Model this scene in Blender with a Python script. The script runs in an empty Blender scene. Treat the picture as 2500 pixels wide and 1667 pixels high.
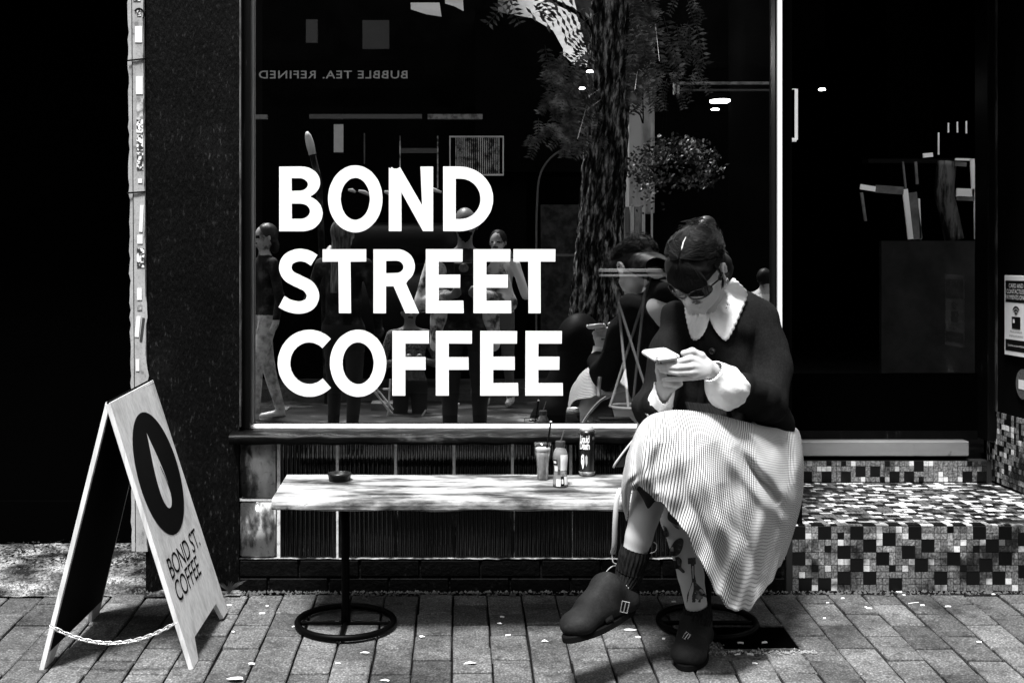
import bpy, bmesh, math, random
import numpy as np
from mathutils import Vector, Matrix
from mathutils.bvhtree import BVHTree
S = bpy.context.scene
COL = S.collection
rnd = random.Random(7)
PI = math.pi
# ---------------------------------------------------------------- camera
CY, CZ, FP, VX, VY = -4.28, 1.104, 3080.0, 1125.0, 650.0
cam_d = bpy.data.cameras.new('camera'); cam = bpy.data.objects.new('camera', cam_d); COL.objects.link(cam)
cam.location = (0, CY, CZ); cam.rotation_euler = (PI/2, 0, 0)
cam_d.sensor_width = 36; cam_d.lens = 36*FP/2500
cam_d.shift_x = (1250-VX)/2500; cam_d.shift_y = -(833.5-VY)/2500
cam_d.clip_start = .05; cam_d.clip_end = 500
S.camera = cam
# ---------------------------------------------------------------- light
SUN_EL, SUN_AZ = 66, 24      # azimuth: degrees to the left of the camera, sun stands behind the camera
w = bpy.data.worlds.new('World'); S.world = w; w.use_nodes = True
nt = w.node_tree; nt.nodes.clear()
sky = nt.nodes.new('ShaderNodeTexSky'); sky.sky_type = 'NISHITA'; sky.sun_disc = False
sky.sun_elevation = math.radians(SUN_EL); sky.sun_rotation = math.radians(180+SUN_AZ); sky.air_density = 1.5; sky.dust_density = 3
bw = nt.nodes.new('ShaderNodeRGBToBW'); bg = nt.nodes.new('ShaderNodeBackground'); bg.inputs[1].default_value = .105
wo = nt.nodes.new('ShaderNodeOutputWorld')
nt.links.new(sky.outputs[0], bw.inputs[0]); nt.links.new(bw.outputs[0], bg.inputs[0]); nt.links.new(bg.outputs[0], wo.inputs[0])
sd = bpy.data.lights.new('sun', 'SUN'); sun = bpy.data.objects.new('sun', sd); COL.objects.link(sun)
sd.energy = 4.9; sd.angle = math.radians(12); sd.color = (1, 1, 1)
el, az = math.radians(SUN_EL), math.radians(SUN_AZ)
sdir = Vector((-math.sin(az)*math.cos(el), -math.cos(az)*math.cos(el), math.sin(el)))   # towards the sun
sun.rotation_euler = (-sdir).to_track_quat('-Z', 'Y').to_euler()
S.view_settings.view_transform = 'Standard'; S.view_settings.look = 'None'
S.view_settings.exposure = 0.88; S.view_settings.gamma = 1; S.view_settings.use_curve_mapping = False
S.cycles.max_bounces = 6; S.cycles.caustics_reflective = False; S.cycles.caustics_refractive = False
S.cycles.use_denoising = True
# ---------------------------------------------------------------- helpers
def W(x, y, Z):            # a place at distance Z in front of the shop-side standpoint
    return np.array([(x-VX)/FP*Z, Z+CY, CZ-(y-VY)/FP*Z])
GY = .08                   # plane of the shop glass
def Rf(x, y, d):           # a place d metres out from the shop glass, on the street side
    p = W(x, y, GY-CY+d); p[1] = GY-d; return p
def gz(Y): return .0568*Y  # the footpath falls gently to the gutter

def ramp(nt, src, pts):
    r = nt.nodes.new('ShaderNodeValToRGB'); e = r.color_ramp.elements
    while len(e) > 1: e.remove(e[0])
    e[0].position = pts[0][0]; v = pts[0][1]; e[0].color = (v, v, v, 1)
    for p, v in pts[1:]:
        k = e.new(p); k.color = (v, v, v, 1)
    nt.links.new(src, r.inputs[0]); return r.outputs[0]
def noise(nt, scale=5, detail=4, stretch=(1, 1, 1), rough=.6, co='Object', dist=0):
    tc = nt.nodes.new('ShaderNodeTexCoord'); mp = nt.nodes.new('ShaderNodeMapping'); mp.inputs['Scale'].default_value = stretch
    n = nt.nodes.new('ShaderNodeTexNoise'); n.inputs['Scale'].default_value = scale; n.inputs['Detail'].default_value = detail
    n.inputs['Roughness'].default_value = rough; n.inputs['Distortion'].default_value = dist
    nt.links.new(tc.outputs[co], mp.inputs[0]); nt.links.new(mp.outputs[0], n.inputs['Vector']); return n.outputs['Fac']
def mth(nt, op, a, b=None):
    m = nt.nodes.new('ShaderNodeMath'); m.operation = op
    for i, v in enumerate((a, b)):
        if v is None: continue
        if isinstance(v, (int, float)): m.inputs[i].default_value = v
        else: nt.links.new(v, m.inputs[i])
    return m.outputs[0]
def mat(name, base=.5, rough=.6, spec=.5, layers=(), bump=None, metal=0, emit=0, perobj=0, coat=0):
    """layers: (scale, stretch, [(pos,val)...], detail) multiplied together; bump: (scale, stretch, strength, dist)"""
    m = bpy.data.materials.new(name); m.use_nodes = True; t = m.node_tree; b = t.nodes['Principled BSDF']
    b.inputs['Roughness'].default_value = rough; b.inputs['Specular IOR Level'].default_value = spec
    b.inputs['Metallic'].default_value = metal; b.inputs['Base Color'].default_value = (base, base, base, 1)
    if coat: b.inputs['Coat Weight'].default_value = coat; b.inputs['Coat Roughness'].default_value = .05
    out = None
    for L in layers:
        n = noise(t, L[0], L[3] if len(L) > 3 else 5, L[1])
        c = ramp(t, n, L[2]); out = c if out is None else mth(t, 'MULTIPLY', out, c)
    if perobj:
        oi = t.nodes.new('ShaderNodeObjectInfo')
        v = mth(t, 'ADD', mth(t, 'MULTIPLY', oi.outputs['Random'], perobj), 1-perobj/2)
        out = v if out is None else mth(t, 'MULTIPLY', out, v)
    if out is not None:
        out = mth(t, 'MULTIPLY', out, base); t.links.new(out, b.inputs['Base Color'])
    if bump:
        n = noise(t, bump[0], 6, bump[1]); bp = t.nodes.new('ShaderNodeBump')
        bp.inputs['Strength'].default_value = bump[2]; bp.inputs['Distance'].default_value = bump[3]
        t.links.new(n, bp.inputs['Height']); t.links.new(bp.outputs[0], b.inputs['Normal'])
    if emit:
        b.inputs['Emission Color'].default_value = (1, 1, 1, 1); b.inputs['Emission Strength'].default_value = emit
    return m

class MB:
    def __init__(s): s.v, s.f, s.uv = [], [], None
    def add(s, vs, fs):
        o = len(s.v); s.v += [tuple(map(float, p)) for p in vs]; s.f += [tuple(i+o for i in f) for f in fs]; return s
    def box(s, lo, hi, M=None):
        x0, y0, z0 = lo; x1, y1, z1 = hi
        vs = [(x0,y0,z0),(x1,y0,z0),(x1,y1,z0),(x0,y1,z0),(x0,y0,z1),(x1,y0,z1),(x1,y1,z1),(x0,y1,z1)]
        if M is not None: vs = [M @ Vector(p) for p in vs]
        return s.add(vs, [(0,3,2,1),(4,5,6,7),(0,1,5,4),(1,2,6,5),(2,3,7,6),(3,0,4,7)])
    def tube(s, pts, r, n=8, cap=True, closed=False):
        pts = [Vector(p) for p in pts]; k = len(pts)
        rs = r if hasattr(r, '__len__') else [r]*k
        rings = []; up = None
        for i, p in enumerate(pts):
            a = pts[(i-1) % k] if (closed or i > 0) else p; b = pts[(i+1) % k] if (closed or i < k-1) else p
            t = (b-a).normalized()
            if up is None: up = t.orthogonal().normalized()
            up = (up-t*up.dot(t)).normalized(); q = t.cross(up)
            rings.append([p+(up*math.cos(2*PI*j/n)+q*math.sin(2*PI*j/n))*rs[i] for j in range(n)])
        vs = [v for g in rings for v in g]; fs = []
        for i in range(k if closed else k-1):
            for j in range(n):
                a, b = i*n, ((i+1) % k)*n
                fs.append((a+j, a+(j+1) % n, b+(j+1) % n, b+j))
        if cap and not closed: fs += [tuple(range(n))[::-1], tuple((k-1)*n+j for j in range(n))]
        return s.add(vs, fs)
    def lathe(s, prof, c=(0,0,0), n=28, M=None):
        vs, fs = [], []
        for r, z in prof:
            for j in range(n):
                a = 2*PI*j/n; p = Vector((r*math.cos(a), r*math.sin(a), z))
                vs.append((M @ p if M is not None else p)+Vector(c))
        for i in range(len(prof)-1):
            for j in range(n):
                fs.append((i*n+j, i*n+(j+1) % n, (i+1)*n+(j+1) % n, (i+1)*n+j))
        fs += [tuple(range(n))[::-1], tuple((len(prof)-1)*n+j for j in range(n))]
        return s.add(vs, fs)
    def grid(s, P, wrap=False):
        P = np.asarray(P); a, b = P.shape[:2]; fs = []
        for i in range(a-1):
            for j in range(b if wrap else b-1):
                fs.append((i*b+j, i*b+(j+1) % b, (i+1)*b+(j+1) % b, (i+1)*b+j))
        return s.add(P.reshape(-1, 3), fs)
    def prism(s, poly, fn, t0, t1):        # poly 2-D, fn(u, v, t) -> point
        n = len(poly)
        vs = [fn(u, v, t0) for u, v in poly]+[fn(u, v, t1) for u, v in poly]
        return s.add(vs, [tuple(range(n))[::-1], tuple(range(n, 2*n))]+[(i, (i+1) % n, n+(i+1) % n, n+i) for i in range(n)])
    def mesh(s, name, smooth=False, bevel=0, seg=1):
        me = bpy.data.meshes.new(name); me.from_pydata(s.v, [], s.f); me.update()
        bm = bmesh.new(); bm.from_mesh(me)
        if bevel:
            bmesh.ops.bevel(bm, geom=bm.edges[:]+bm.verts[:], offset=bevel, segments=seg, affect='EDGES', clamp_overlap=True)
        bmesh.ops.recalc_face_normals(bm, faces=bm.faces[:]); bm.to_mesh(me); bm.free()
        if smooth: me.shade_smooth()
        return me
def link(name, me, m=None, parent=None, label=None, kind=None, world=True):
    o = bpy.data.objects.new(name, me); COL.objects.link(o)
    if m is not None and me is not None and not me.materials: me.materials.append(m)
    if parent is not None:
        o.parent = parent
        if world:
            p = Vector((0, 0, 0)); q = parent
            while q: p += q.location; q = q.parent
            o.location = -p
    if label: o['label'] = label
    if kind: o['kind'] = kind
    return o
def tag(o, label, cat, group=None, kind=None):
    o['label'] = label; o['category'] = cat
    if group: o['group'] = group
    if kind: o['kind'] = kind
    return o
def thing(name, label, cat, loc=(0,0,0), group=None):
    o = bpy.data.objects.new(name, None); COL.objects.link(o); o.location = loc; o.empty_display_size = .1
    return tag(o, label, cat, group)
def copy_tree(o, parent=None):
    c = o.copy(); COL.objects.link(c); c.parent = parent
    for ch in list(o.children): copy_tree(ch, c)
    return c
def curve_mesh(splines, name, ext=0):      # flat filled outlines (poly loops, holes allowed) -> mesh in local XY
    cu = bpy.data.curves.new(name, 'CURVE'); cu.dimensions = '2D'; cu.fill_mode = 'BOTH'; cu.extrude = ext
    for L in splines:
        sp = cu.splines.new('POLY'); sp.points.add(len(L)-1)
        for i, (x, y) in enumerate(L): sp.points[i].co = (x, y, 0, 1)
        sp.use_cyclic_u = True
    o = bpy.data.objects.new(name, cu); COL.objects.link(o); dg = bpy.context.evaluated_depsgraph_get()
    me = bpy.data.meshes.new_from_object(o.evaluated_get(dg)); bpy.data.objects.remove(o); bpy.data.curves.remove(cu)
    me.name = name; return me
def text_mesh(txt, name, size=1, ext=0, align='CENTER', space=1, line=1, bold=0):
    cu = bpy.data.curves.new(name, 'FONT'); cu.body = txt; cu.size = size; cu.extrude = ext; cu.align_x = align
    cu.space_character = space; cu.space_line = line; cu.offset = bold; cu.resolution_u = 3
    o = bpy.data.objects.new(name, cu); COL.objects.link(o); dg = bpy.context.evaluated_depsgraph_get()
    me = bpy.data.meshes.new_from_object(o.evaluated_get(dg)); bpy.data.objects.remove(o); bpy.data.curves.remove(cu)
    me.name = name; return me
def map_mesh(me, fn):
    n = len(me.vertices); co = np.empty(n*3, np.float32); me.vertices.foreach_get('co', co); co = co.reshape(-1, 3)
    out = np.array([fn(*p) for p in co], np.float32); me.vertices.foreach_set('co', out.ravel()); me.update(); return me
# ---- signed-distance modelling of bodies and cloth
class SDF:
    def __init__(s, lo, hi, vox):
        s.lo = np.array(lo, float); s.h = vox; s.n = np.ceil((np.array(hi)-s.lo)/vox).astype(int)+1
        s.g = np.full(s.n, .05, np.float32)
    def _blk(s, lo, hi):
        a = np.clip(np.floor((lo-s.lo)/s.h).astype(int), 0, s.n); b = np.clip(np.ceil((hi-s.lo)/s.h).astype(int)+1, 0, s.n)
        if (b <= a).any(): return None
        ax = [s.lo[i]+np.arange(a[i], b[i])*s.h for i in range(3)]
        X, Y, Z = np.meshgrid(*ax, indexing='ij'); return tuple(slice(a[i], b[i]) for i in range(3)), X, Y, Z
    def comb(s, sl, d, k, cut=False):
        g = s.g[sl]; d = d.astype(np.float32)
        if cut: s.g[sl] = np.maximum(g, -d); return
        if k > 0:
            h = np.clip(.5+.5*(g-d)/k, 0, 1); s.g[sl] = g*(1-h)+d*h-k*h*(1-h)
        else: s.g[sl] = np.minimum(g, d)
    def cone(s, a, ra, b, rb, k=.015, flat=None, cut=False):
        a = np.array(a, float); b = np.array(b, float); r = max(ra, rb)+.05
        q = s._blk(np.minimum(a, b)-r, np.maximum(a, b)+r)
        if q is None: return
        sl, X, Y, Z = q; ab = b-a; L = max(ab@ab, 1e-9)
        px, py, pz = X-a[0], Y-a[1], Z-a[2]; t = np.clip((px*ab[0]+py*ab[1]+pz*ab[2])/L, 0, 1)
        px, py, pz = px-t*ab[0], py-t*ab[1], pz-t*ab[2]
        if flat:      # (axis, factor): squash the section along an axis
            n = np.array(flat[0], float); n /= np.linalg.norm(n); m = (px*n[0]+py*n[1]+pz*n[2])*(1/flat[1]-1)
            px, py, pz = px+m*n[0], py+m*n[1], pz+m*n[2]
        s.comb(sl, np.sqrt(px*px+py*py+pz*pz)-(ra+(rb-ra)*t), k, cut)
    def chain(s, pts, rs, k=.01, **kw):
        for i in range(len(pts)-1): s.cone(pts[i], rs[i], pts[i+1], rs[i+1], k, **kw)
    def ell(s, c, rad, R=None, k=.015, cut=False):
        c = np.array(c, float); rad = np.array(rad, float); r = rad.max()+.05
        q = s._blk(c-r, c+r)
        if q is None: return
        sl, X, Y, Z = q; P = np.stack([X-c[0], Y-c[1], Z-c[2]], -1)
        if R is not None: P = P @ np.array(R).T      # rows of R: local axes
        k0 = np.sqrt(((P/rad)**2).sum(-1)); k1 = np.sqrt(((P/rad**2)**2).sum(-1))
        s.comb(sl, np.where(k1 > 1e-6, k0*(k0-1)/np.maximum(k1, 1e-6), -rad.min()), k, cut)
    def shift(s, fn, lo=None, hi=None):      # add fn(X,Y,Z) to the distances
        q = s._blk(np.array(lo) if lo is not None else s.lo, np.array(hi) if hi is not None else s.lo+s.n*s.h)
        sl, X, Y, Z = q; s.g[sl] += fn(X, Y, Z).astype(np.float32)
    def mesh(s, name, smooth=2):
        g = s.g; neg = g < 0; n = g.shape
        c = np.zeros(tuple(k-1 for k in n), np.uint8)
        for dx in (0, 1):
            for dy in (0, 1):
                for dz in (0, 1): c += neg[dx:n[0]-1+dx, dy:n[1]-1+dy, dz:n[2]-1+dz]
        act = np.argwhere((c > 0) & (c < 8)); idx = np.full(c.shape, -1, np.int32)
        idx[tuple(act.T)] = np.arange(len(act))
        acc = np.zeros((len(act), 3)); cnt = np.zeros(len(act))
        i, j, k = act.T
        for ax in range(3):
            o1, o2 = [q for q in range(3) if q != ax]
            for u in (0, 1):
                for v in (0, 1):
                    off = [0, 0, 0]; off[o1] = u; off[o2] = v
                    a = g[i+off[0], j+off[1], k+off[2]]; of = list(off); of[ax] = 1; b = g[i+of[0], j+of[1], k+of[2]]
                    m = (a < 0) != (b < 0); t = np.where(m, a/np.where(a-b == 0, 1, a-b), 0)
                    p = np.tile(np.array(off, float), (len(act), 1)); p[:, ax] = t
                    acc += p*m[:, None]; cnt += m
        V = s.lo+(act+acc/np.maximum(cnt, 1)[:, None])*s.h
        F = []
        for ax in range(3):
            o1, o2 = [(1, 2), (2, 0), (0, 1)][ax]
            sl0 = [slice(None)]*3; sl1 = [slice(None)]*3; sl0[ax] = slice(0, -1); sl1[ax] = slice(1, None)
            e = np.argwhere(neg[tuple(sl0)] != neg[tuple(sl1)])
            e = e[(e[:, o1] > 0) & (e[:, o2] > 0) & (e[:, o1] < n[o1]-1) & (e[:, o2] < n[o2]-1)]
            q = []
            for du, dv in ((0, 0), (-1, 0), (-1, -1), (0, -1)):
                z = e.copy(); z[:, o1] += du; z[:, o2] += dv; q.append(idx[tuple(z.T)])
            q = np.stack(q, 1); fl = ~neg[tuple(e.T)]
            q[fl] = q[fl][:, ::-1]; F.append(q)
        F = np.concatenate(F); F = F[(F >= 0).all(1)]
        me = bpy.data.meshes.new(name); me.vertices.add(len(V)); me.vertices.foreach_set('co', V.astype(np.float32).ravel())
        me.loops.add(len(F)*4); me.loops.foreach_set('vertex_index', F.astype(np.int32).ravel())
        me.polygons.add(len(F)); me.polygons.foreach_set('loop_start', (np.arange(len(F))*4).astype(np.int32))
        me.update(calc_edges=True); me.validate(); me.shade_smooth(); return me
def vn(X, Y, Z, f, seed=0):       # cheap smooth pseudo-noise from sines
    r = np.random.RandomState(seed); o = 0
    for _ in range(5):
        k = r.normal(size=3)*f; o = o+np.sin(k[0]*X+k[1]*Y+k[2]*Z+r.uniform(0, 6.28))
    return o/5
def cat(P, n, axis=0):            # Catmull-Rom resample of control points along an axis
    P = np.moveaxis(np.asarray(P, float), axis, 0); m = len(P)
    E = np.concatenate([2*P[:1]-P[1:2], P, 2*P[-1:]-P[-2:-1]])
    t = np.linspace(0, m-1-1e-9, n); i = t.astype(int); u = (t-i).reshape((-1,)+(1,)*(P.ndim-1))
    a, b, c, d = E[i], E[i+1], E[i+2], E[i+3]
    o = .5*((2*b)+(-a+c)*u+(2*a-5*b+4*c-d)*u*u+(-a+3*b-3*c+d)*u**3)
    return np.moveaxis(o, 0, axis)
I3 = (1, 1, 1)
# ---------------------------------------------------------------- materials
M_black = mat('black_paint', .0015, .6, .05)
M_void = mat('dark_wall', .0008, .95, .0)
M_stucco = mat('black_stucco', .0024, .55, .08, [(2.6, (1, 1, .6), [(.38, .25), (.55, 1), (.7, 5)]), (90, (1, 1, .35), [(.4, .4), (.6, 1), (.70, 12)], 3), (26, (1, 1, .3), [(.5, .8), (.68, 1.2), (.74, 14)])], (120, (1, 1, .35), .9, .006))
M_frame = mat('black_timber_paint', .0025, .4, .12, [(60, (1, 1, .1), [(.45, .6), (.66, 1), (.74, 14)])], (80, (1, 1, .1), .3, .002))
M_white = mat('white_paint', .75, .5, .4, [(14, (1, 1, .3), [(.3, .7), (.6, 1)])])
M_worn = mat('worn_white_paint', .36, .7, .3, [(22, (1, 1, .5), [(.32, .25), (.42, .8), (.6, 1)]), (140, I3, [(.3, .7), (.5, 1)])])
M_sill = mat('worn_black_sill', .003, .4, .08, [(9, (.35, 1, 1), [(.45, .5), (.62, 1.5), (.68, 20), (.74, 60)]), (60, I3, [(.3, .5), (.6, 1.2)])], (40, (.3, 1, 1), .6, .004))
M_mortar = mat('pale_mortar', .34, .9, .1, [(60, I3, [(.3, .2), (.6, 1)]), (9, I3, [(.42, .06), (.55, 1)])], (90, I3, .8, .006))
M_rib = mat('black_ribbed_glaze', .0012, .12, .4, [(8, I3, [(.3, .7), (.7, 1.3)])], (30, I3, .08, .004), coat=.22)
M_rib.node_tree.nodes['Principled BSDF'].inputs['Coat IOR'].default_value = 1.7
M_glaze = mat('mottled_grey_glaze', .52, .14, .45, [(13, (1, 1, .4), [(.40, .05), (.47, .25), (.53, .9), (.7, 1.4)]), (70, I3, [(.28, .5), (.42, 1)])], (14, I3, .15, .01))
M_brick = mat('black_painted_brick', .0012, .6, .08, [(30, I3, [(.45, .6), (.66, 1.6), (.74, 16)])], (60, I3, .8, .006), perobj=.8)
M_paver = mat('grey_paver', .10, .85, .12, [(3, I3, [(.32, .4), (.66, 1.45)]), (170, I3, [(.3, .45), (.55, 1), (.72, 2.2)], 2), (30, I3, [(.3, .5), (.5, 1)])], (150, I3, .6, .003), perobj=.75)
M_joint = mat('dark_joint_dirt', .004, .95, .1, [(80, I3, [(.4, .5), (.7, 3)])], (100, I3, 1, .01))
M_conc = mat('rough_pale_concrete', .20, .9, .15, [(5, I3, [(.42, .06), (.5, .6), (.6, 1.7)]), (120, (1, .5, 1), [(.36, .25), (.48, .9), (.66, 1.6)], 3)], (120, I3, 1, .01))
M_stone = mat('gravel_grey', .16, .9, .1, perobj=1.2)
M_butt = mat('cigarette_paper', .75, .8, .2)
M_steel = mat('dull_steel', .3, .38, .5, [(7, (.3, 1, 1), [(.3, .7), (.7, 1.15)]), (30, I3, [(.25, .4), (.36, 1)])], metal=.35)
M_iron = mat('black_iron', .001, .45, .05, bump=(60, I3, .2, .002))
M_chain = mat('galvanised_chain', .7, .3, .6, metal=.6)
M_twhite = mat('white_mosaic', .66, .4, .4, [(4, I3, [(.38, .12), (.50, 1)]), (60, I3, [(.28, .6), (.45, 1)])], perobj=.3)
M_tgrey = mat('mottled_grey_mosaic', .18, .45, .3, [(4, I3, [(.38, .08), (.47, 1)]), (150, (1, 1, .8), [(.38, .45), (.5, .9), (.68, 1.7)], 2)], perobj=.9)
M_tblack = mat('black_mosaic', .003, .35, .25, perobj=.8)
M_grout = mat('dark_grout', .02, .9, .1)
M_vinyl = mat('white_vinyl', .86, .5, .3, [(6, I3, [(.3, .97), (.6, 1)])])
def wood_mat(name, base, st):
    m = mat(name, base, .6, .25, [(st, (.10, 1, 1) if name == 'weathered_bench_wood' else (1, .10, .10), [(.3, .34), (.46, .85), (.7, 1.15)]), (st*9, (.05, 1, 1) if name == 'weathered_bench_wood' else (1, .04, .04), [(.3, .72), (.6, 1.05)])], (st*5, (.08, 1, 1), .4, .003))
    return m
M_bench = mat('weathered_bench_wood', .44, .65, .2, [(13, (.34, 1.3, 1), [(.36, .05), (.44, .4), (.52, .8), (.62, 1.25)]), (4.5, (.6, 1, 1), [(.40, .22), (.50, 1)]), (45, (.5, 1, 1), [(.28, .15), (.36, 1)]), (90, (.06, 1, 1), [(.3, .45), (.5, 1)])], (70, (.1, 1, 1), .7, .004))
M_ply = mat('pale_plywood', .68, .6, .3, [(16, (1.5, .9, .14), [(.3, .66), (.5, 1), (.75, 1.12)]), (120, (1, 1, .07), [(.3, .78), (.6, 1.05)])])
M_plyin = mat('inner_shade_black', .006, .8, .05)
M_ink = mat('black_print', .002, .7, .06)
M_skin = mat('pale_skin', .52, .5, .35, [(9, I3, [(.3, .9), (.7, 1.05)])])
M_skin2 = mat('brown_skin', .16, .45, .4)
M_cloth = mat('dark_wool_knit', .010, .95, .03, [(9, I3, [(.3, .75), (.7, 1.3)]), (260, (1, 1, .5), [(.35, .8), (.55, 1), (.75, 1.35)], 1)], (200, I3, .3, .002))
M_sock = mat('dark_ribbed_wool', .012, .95, .04, [(200, (1, 1, .3), [(.35, .5), (.7, 1.7)], 2)])
M_suede = mat('dark_worn_suede', .009, .7, .15, [(14, I3, [(.35, .6), (.6, 1.3), (.75, 3.2)]), (200, I3, [(.3, .7), (.7, 1.5)])], (120, I3, .4, .002))
M_sole = mat('dark_sole', .005, .8, .05)
M_hair = mat('black_hair', .003, .55, .18)
M_coll = mat('white_cotton', .90, .85, .2, [(30, I3, [(.3, .93), (.6, 1)])], (25, I3, .3, .01))
M_leather = mat('black_leather', .003, .4, .25)
M_strap = mat('pale_strap_edge', .5, .6, .3)
M_gl = mat('black_plastic', .004, .08, .6)
M_silver = mat('silver', .75, .2, .5, metal=.8)
M_phone = mat('pale_phone_case', .72, .3, .5)
M_screen = mat('phone_screen', .02, .05, .6)
M_leaf = mat('dark_leaf', .11, .4, .5, [(9, I3, [(.42, .12), (.55, 1), (.66, 3.2)])])  # lighter blotches paint the shine of bright leaves into the colour
M_weed = mat('weed_leaf', .09, .6, .3)
# window glass: a real pane that both mirrors the street and lets the dark room through
def glass(name, fac, tint):
    m = bpy.data.materials.new(name); m.use_nodes = True; t = m.node_tree; t.nodes.clear()
    o = t.nodes.new('ShaderNodeOutputMaterial'); mx = t.nodes.new('ShaderNodeMixShader'); g = t.nodes.new('ShaderNodeBsdfGlossy'); tr = t.nodes.new('ShaderNodeBsdfTransparent')
    g.inputs['Roughness'].default_value = 0; g.inputs['Color'].default_value = (1, 1, 1, 1); tr.inputs['Color'].default_value = (tint,)*3+(1,)
    mx.inputs[0].default_value = fac; t.links.new(tr.outputs[0], mx.inputs[1]); t.links.new(g.outputs[0], mx.inputs[2]); t.links.new(mx.outputs[0], o.inputs[0]); return m
M_glass = glass('window_glass', .62, .95)
M_dglass = glass('door_glass', .015, .95)
# ================================================================ SETTING
def struct(name, mb, m, **kw):
    o = link(name, mb if isinstance(mb, bpy.types.Mesh) else mb.mesh(name, **kw), m); o['kind'] = 'structure'; return o
# footpath bed: slopes gently towards the road, runs out under the standpoint
fp = struct('footpath', MB().add([(-3.2, -3.2, gz(-3.2)-.012), (3.2, -3.2, gz(-3.2)-.012), (3.2, .0, -.012), (-3.2, .0, -.012)], [(0, 1, 2, 3)]), M_joint)
k = 0
drain = (0.86, 1.02, -.555, -.33)
for c in range(-15, 20):
    x0 = -.0253+c*.1145; off = (c % 2)*.1+.02
    for r in range(-1, 8):
        y1 = -.045-r*.2+off-.1; y0 = y1-.2
        y1 = min(y1, -.03)
        if y1-y0 < .05 or y1 < -1.0: continue
        xm, ym = x0+.057, (y0+y1)/2
        if .775 < xm < 1.02 and -.58 < ym < -.32: continue
        if x0+.057 > 1.9*(4.28+ym)/4.2+.15 or x0+.057 < -1.66: continue
        g = .0032; j = lambda s=.0022: rnd.uniform(-s, s); h = rnd.uniform(-.0032, .0032)
        gy_ = .0048; q = [(x0+g+j(), y0+gy_+j()), (x0+.1145-g+j(), y0+gy_+j()), (x0+.1145-g+j(), y1-gy_+j()), (x0+g+j(), y1-gy_+j())]
        hh = [h+j(.002) for _ in range(4)]
        vs = [(a, b, gz(b)-.03) for a, b in q]+[(a, b, gz(b)+hh[i]) for i, (a, b) in enumerate(q)]
        mb = MB().add(vs, [(0, 3, 2, 1), (4, 5, 6, 7), (0, 1, 5, 4), (1, 2, 6, 5), (2, 3, 7, 6), (3, 0, 4, 7)])
        link('paver', mb.mesh('paver', bevel=.003, seg=1), M_paver, fp, world=False); k += 1
# the lane beyond, flat
struct('lane', MB().add([(-14, -9.0, -.33), (14, -9.0, -.33), (14, -1.6, -.19), (-14, -1.6, -.19)], [(0, 1, 2, 3)]), mat('lane_paving', .06, .9, .1, [(1.6, I3, [(.4, .3), (.55, .8), (.62, 3)]), (60, I3, [(.3, .7), (.6, 1.1)])]))
struct('kerb', MB().box((-14, -9.12, -.42), (14, -9.0, -.2)), M_paver)
struct('far_pavement', MB().add([(-14, -12.2, -.2), (14, -12.2, -.2), (14, -9.12, -.2), (-14, -9.12, -.2)], [(0, 1, 2, 3)]), M_paver)
struct('ground', MB().add([(-60, -60, -.6), (60, -60, -.6), (60, 60, -.6), (-60, 60, -.6)], [(0, 1, 2, 3)]), M_joint)
# rough concrete apron in the passage at the left
def bumpy(x0, x1, y0, y1, nx, ny, z0, amp, seed=3, f=30):
    xs = np.linspace(x0, x1, nx); ys = np.linspace(y0, y1, ny); X, Y = np.meshgrid(xs, ys)
    Z = z0+gz(Y)+amp*vn(X, Y, 0*X, f, seed)+amp*.6*vn(X, Y, 0*X, f*3, seed+1)
    return MB().grid(np.stack([X, Y, Z], -1))
struct('passage_concrete', bumpy(-3, -.74, -.06, 1.4, 140, 90, .004, .006), M_conc, smooth=True)
struct('passage_kerb_crack', MB().tube([(-1.02, .10, .012), (-1.08, .2, .02), (-1.05, .3, .02), (-1.0, .42, .03), (-.9, .45, .03), (-.8, .5, .03)], .006, 5), M_joint)
# gravel and dirt along the wall foot
gm = MB()
for i in range(3800):
    u = rnd.random()
    if u < .55: x, y = rnd.uniform(-1.7, -.66), abs(rnd.gauss(0, .17))-.05; 
    elif u < .85: x, y = rnd.uniform(-.75, 1.0), -abs(rnd.gauss(0, .028))-.005
    else: x, y = rnd.uniform(1.0, 2.1), -abs(rnd.gauss(0, .022))-.004
    if -1.06 < x < -.75 and y > -.01: continue
    s = abs(rnd.gauss(0, .0028))+.0012; z = gz(y)+.004
    a = rnd.random()*6.28
    gm.add([(x+s*math.cos(a), y+s*math.sin(a), z-.001), (x+s*math.cos(a+2.1), y+s*math.sin(a+2.1), z-.001), (x+s*math.cos(a+4.2), y+s*math.sin(a+4.2), z-.001), (x, y, z+s*.9)], [(0, 1, 3), (1, 2, 3), (2, 0, 3)])
o = link('gravel', gm.mesh('gravel'), M_stone); tag(o, 'fine pale grit and gravel swept against the shopfront base', 'gravel', kind='stuff')

lm = MB()
for i in range(1500):
    x, y = rnd.uniform(-1.75, -.72), rnd.choice((rnd.uniform(.30, .75), rnd.gauss(.38, .09))); s = rnd.uniform(.004, .013); a = rnd.random()*6.28; z = gz(y)+rnd.uniform(.006, .022)
    if -1.069 < x < -.75 and y > -.01: continue
    d1 = Vector((math.cos(a), math.sin(a), rnd.uniform(-.4, .4)))*s; d2 = Vector((-math.sin(a), math.cos(a), rnd.uniform(-.5, .5)))*s*.45; c = Vector((x, y, z))
    lm.add([c-d1, c-d2, c+d1, c+d2], [(0, 1, 2, 3)])
o = link('leaf_litter', lm.mesh('leaf_litter'), mat('dark_leaf_litter', .05, .9, .1, [(40, I3, [(.45, .1), (.6, 1), (.7, 6)])])); tag(o, 'dark dry leaf litter gathered at the back of the passage concrete', 'leaf litter', kind='stuff')
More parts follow.
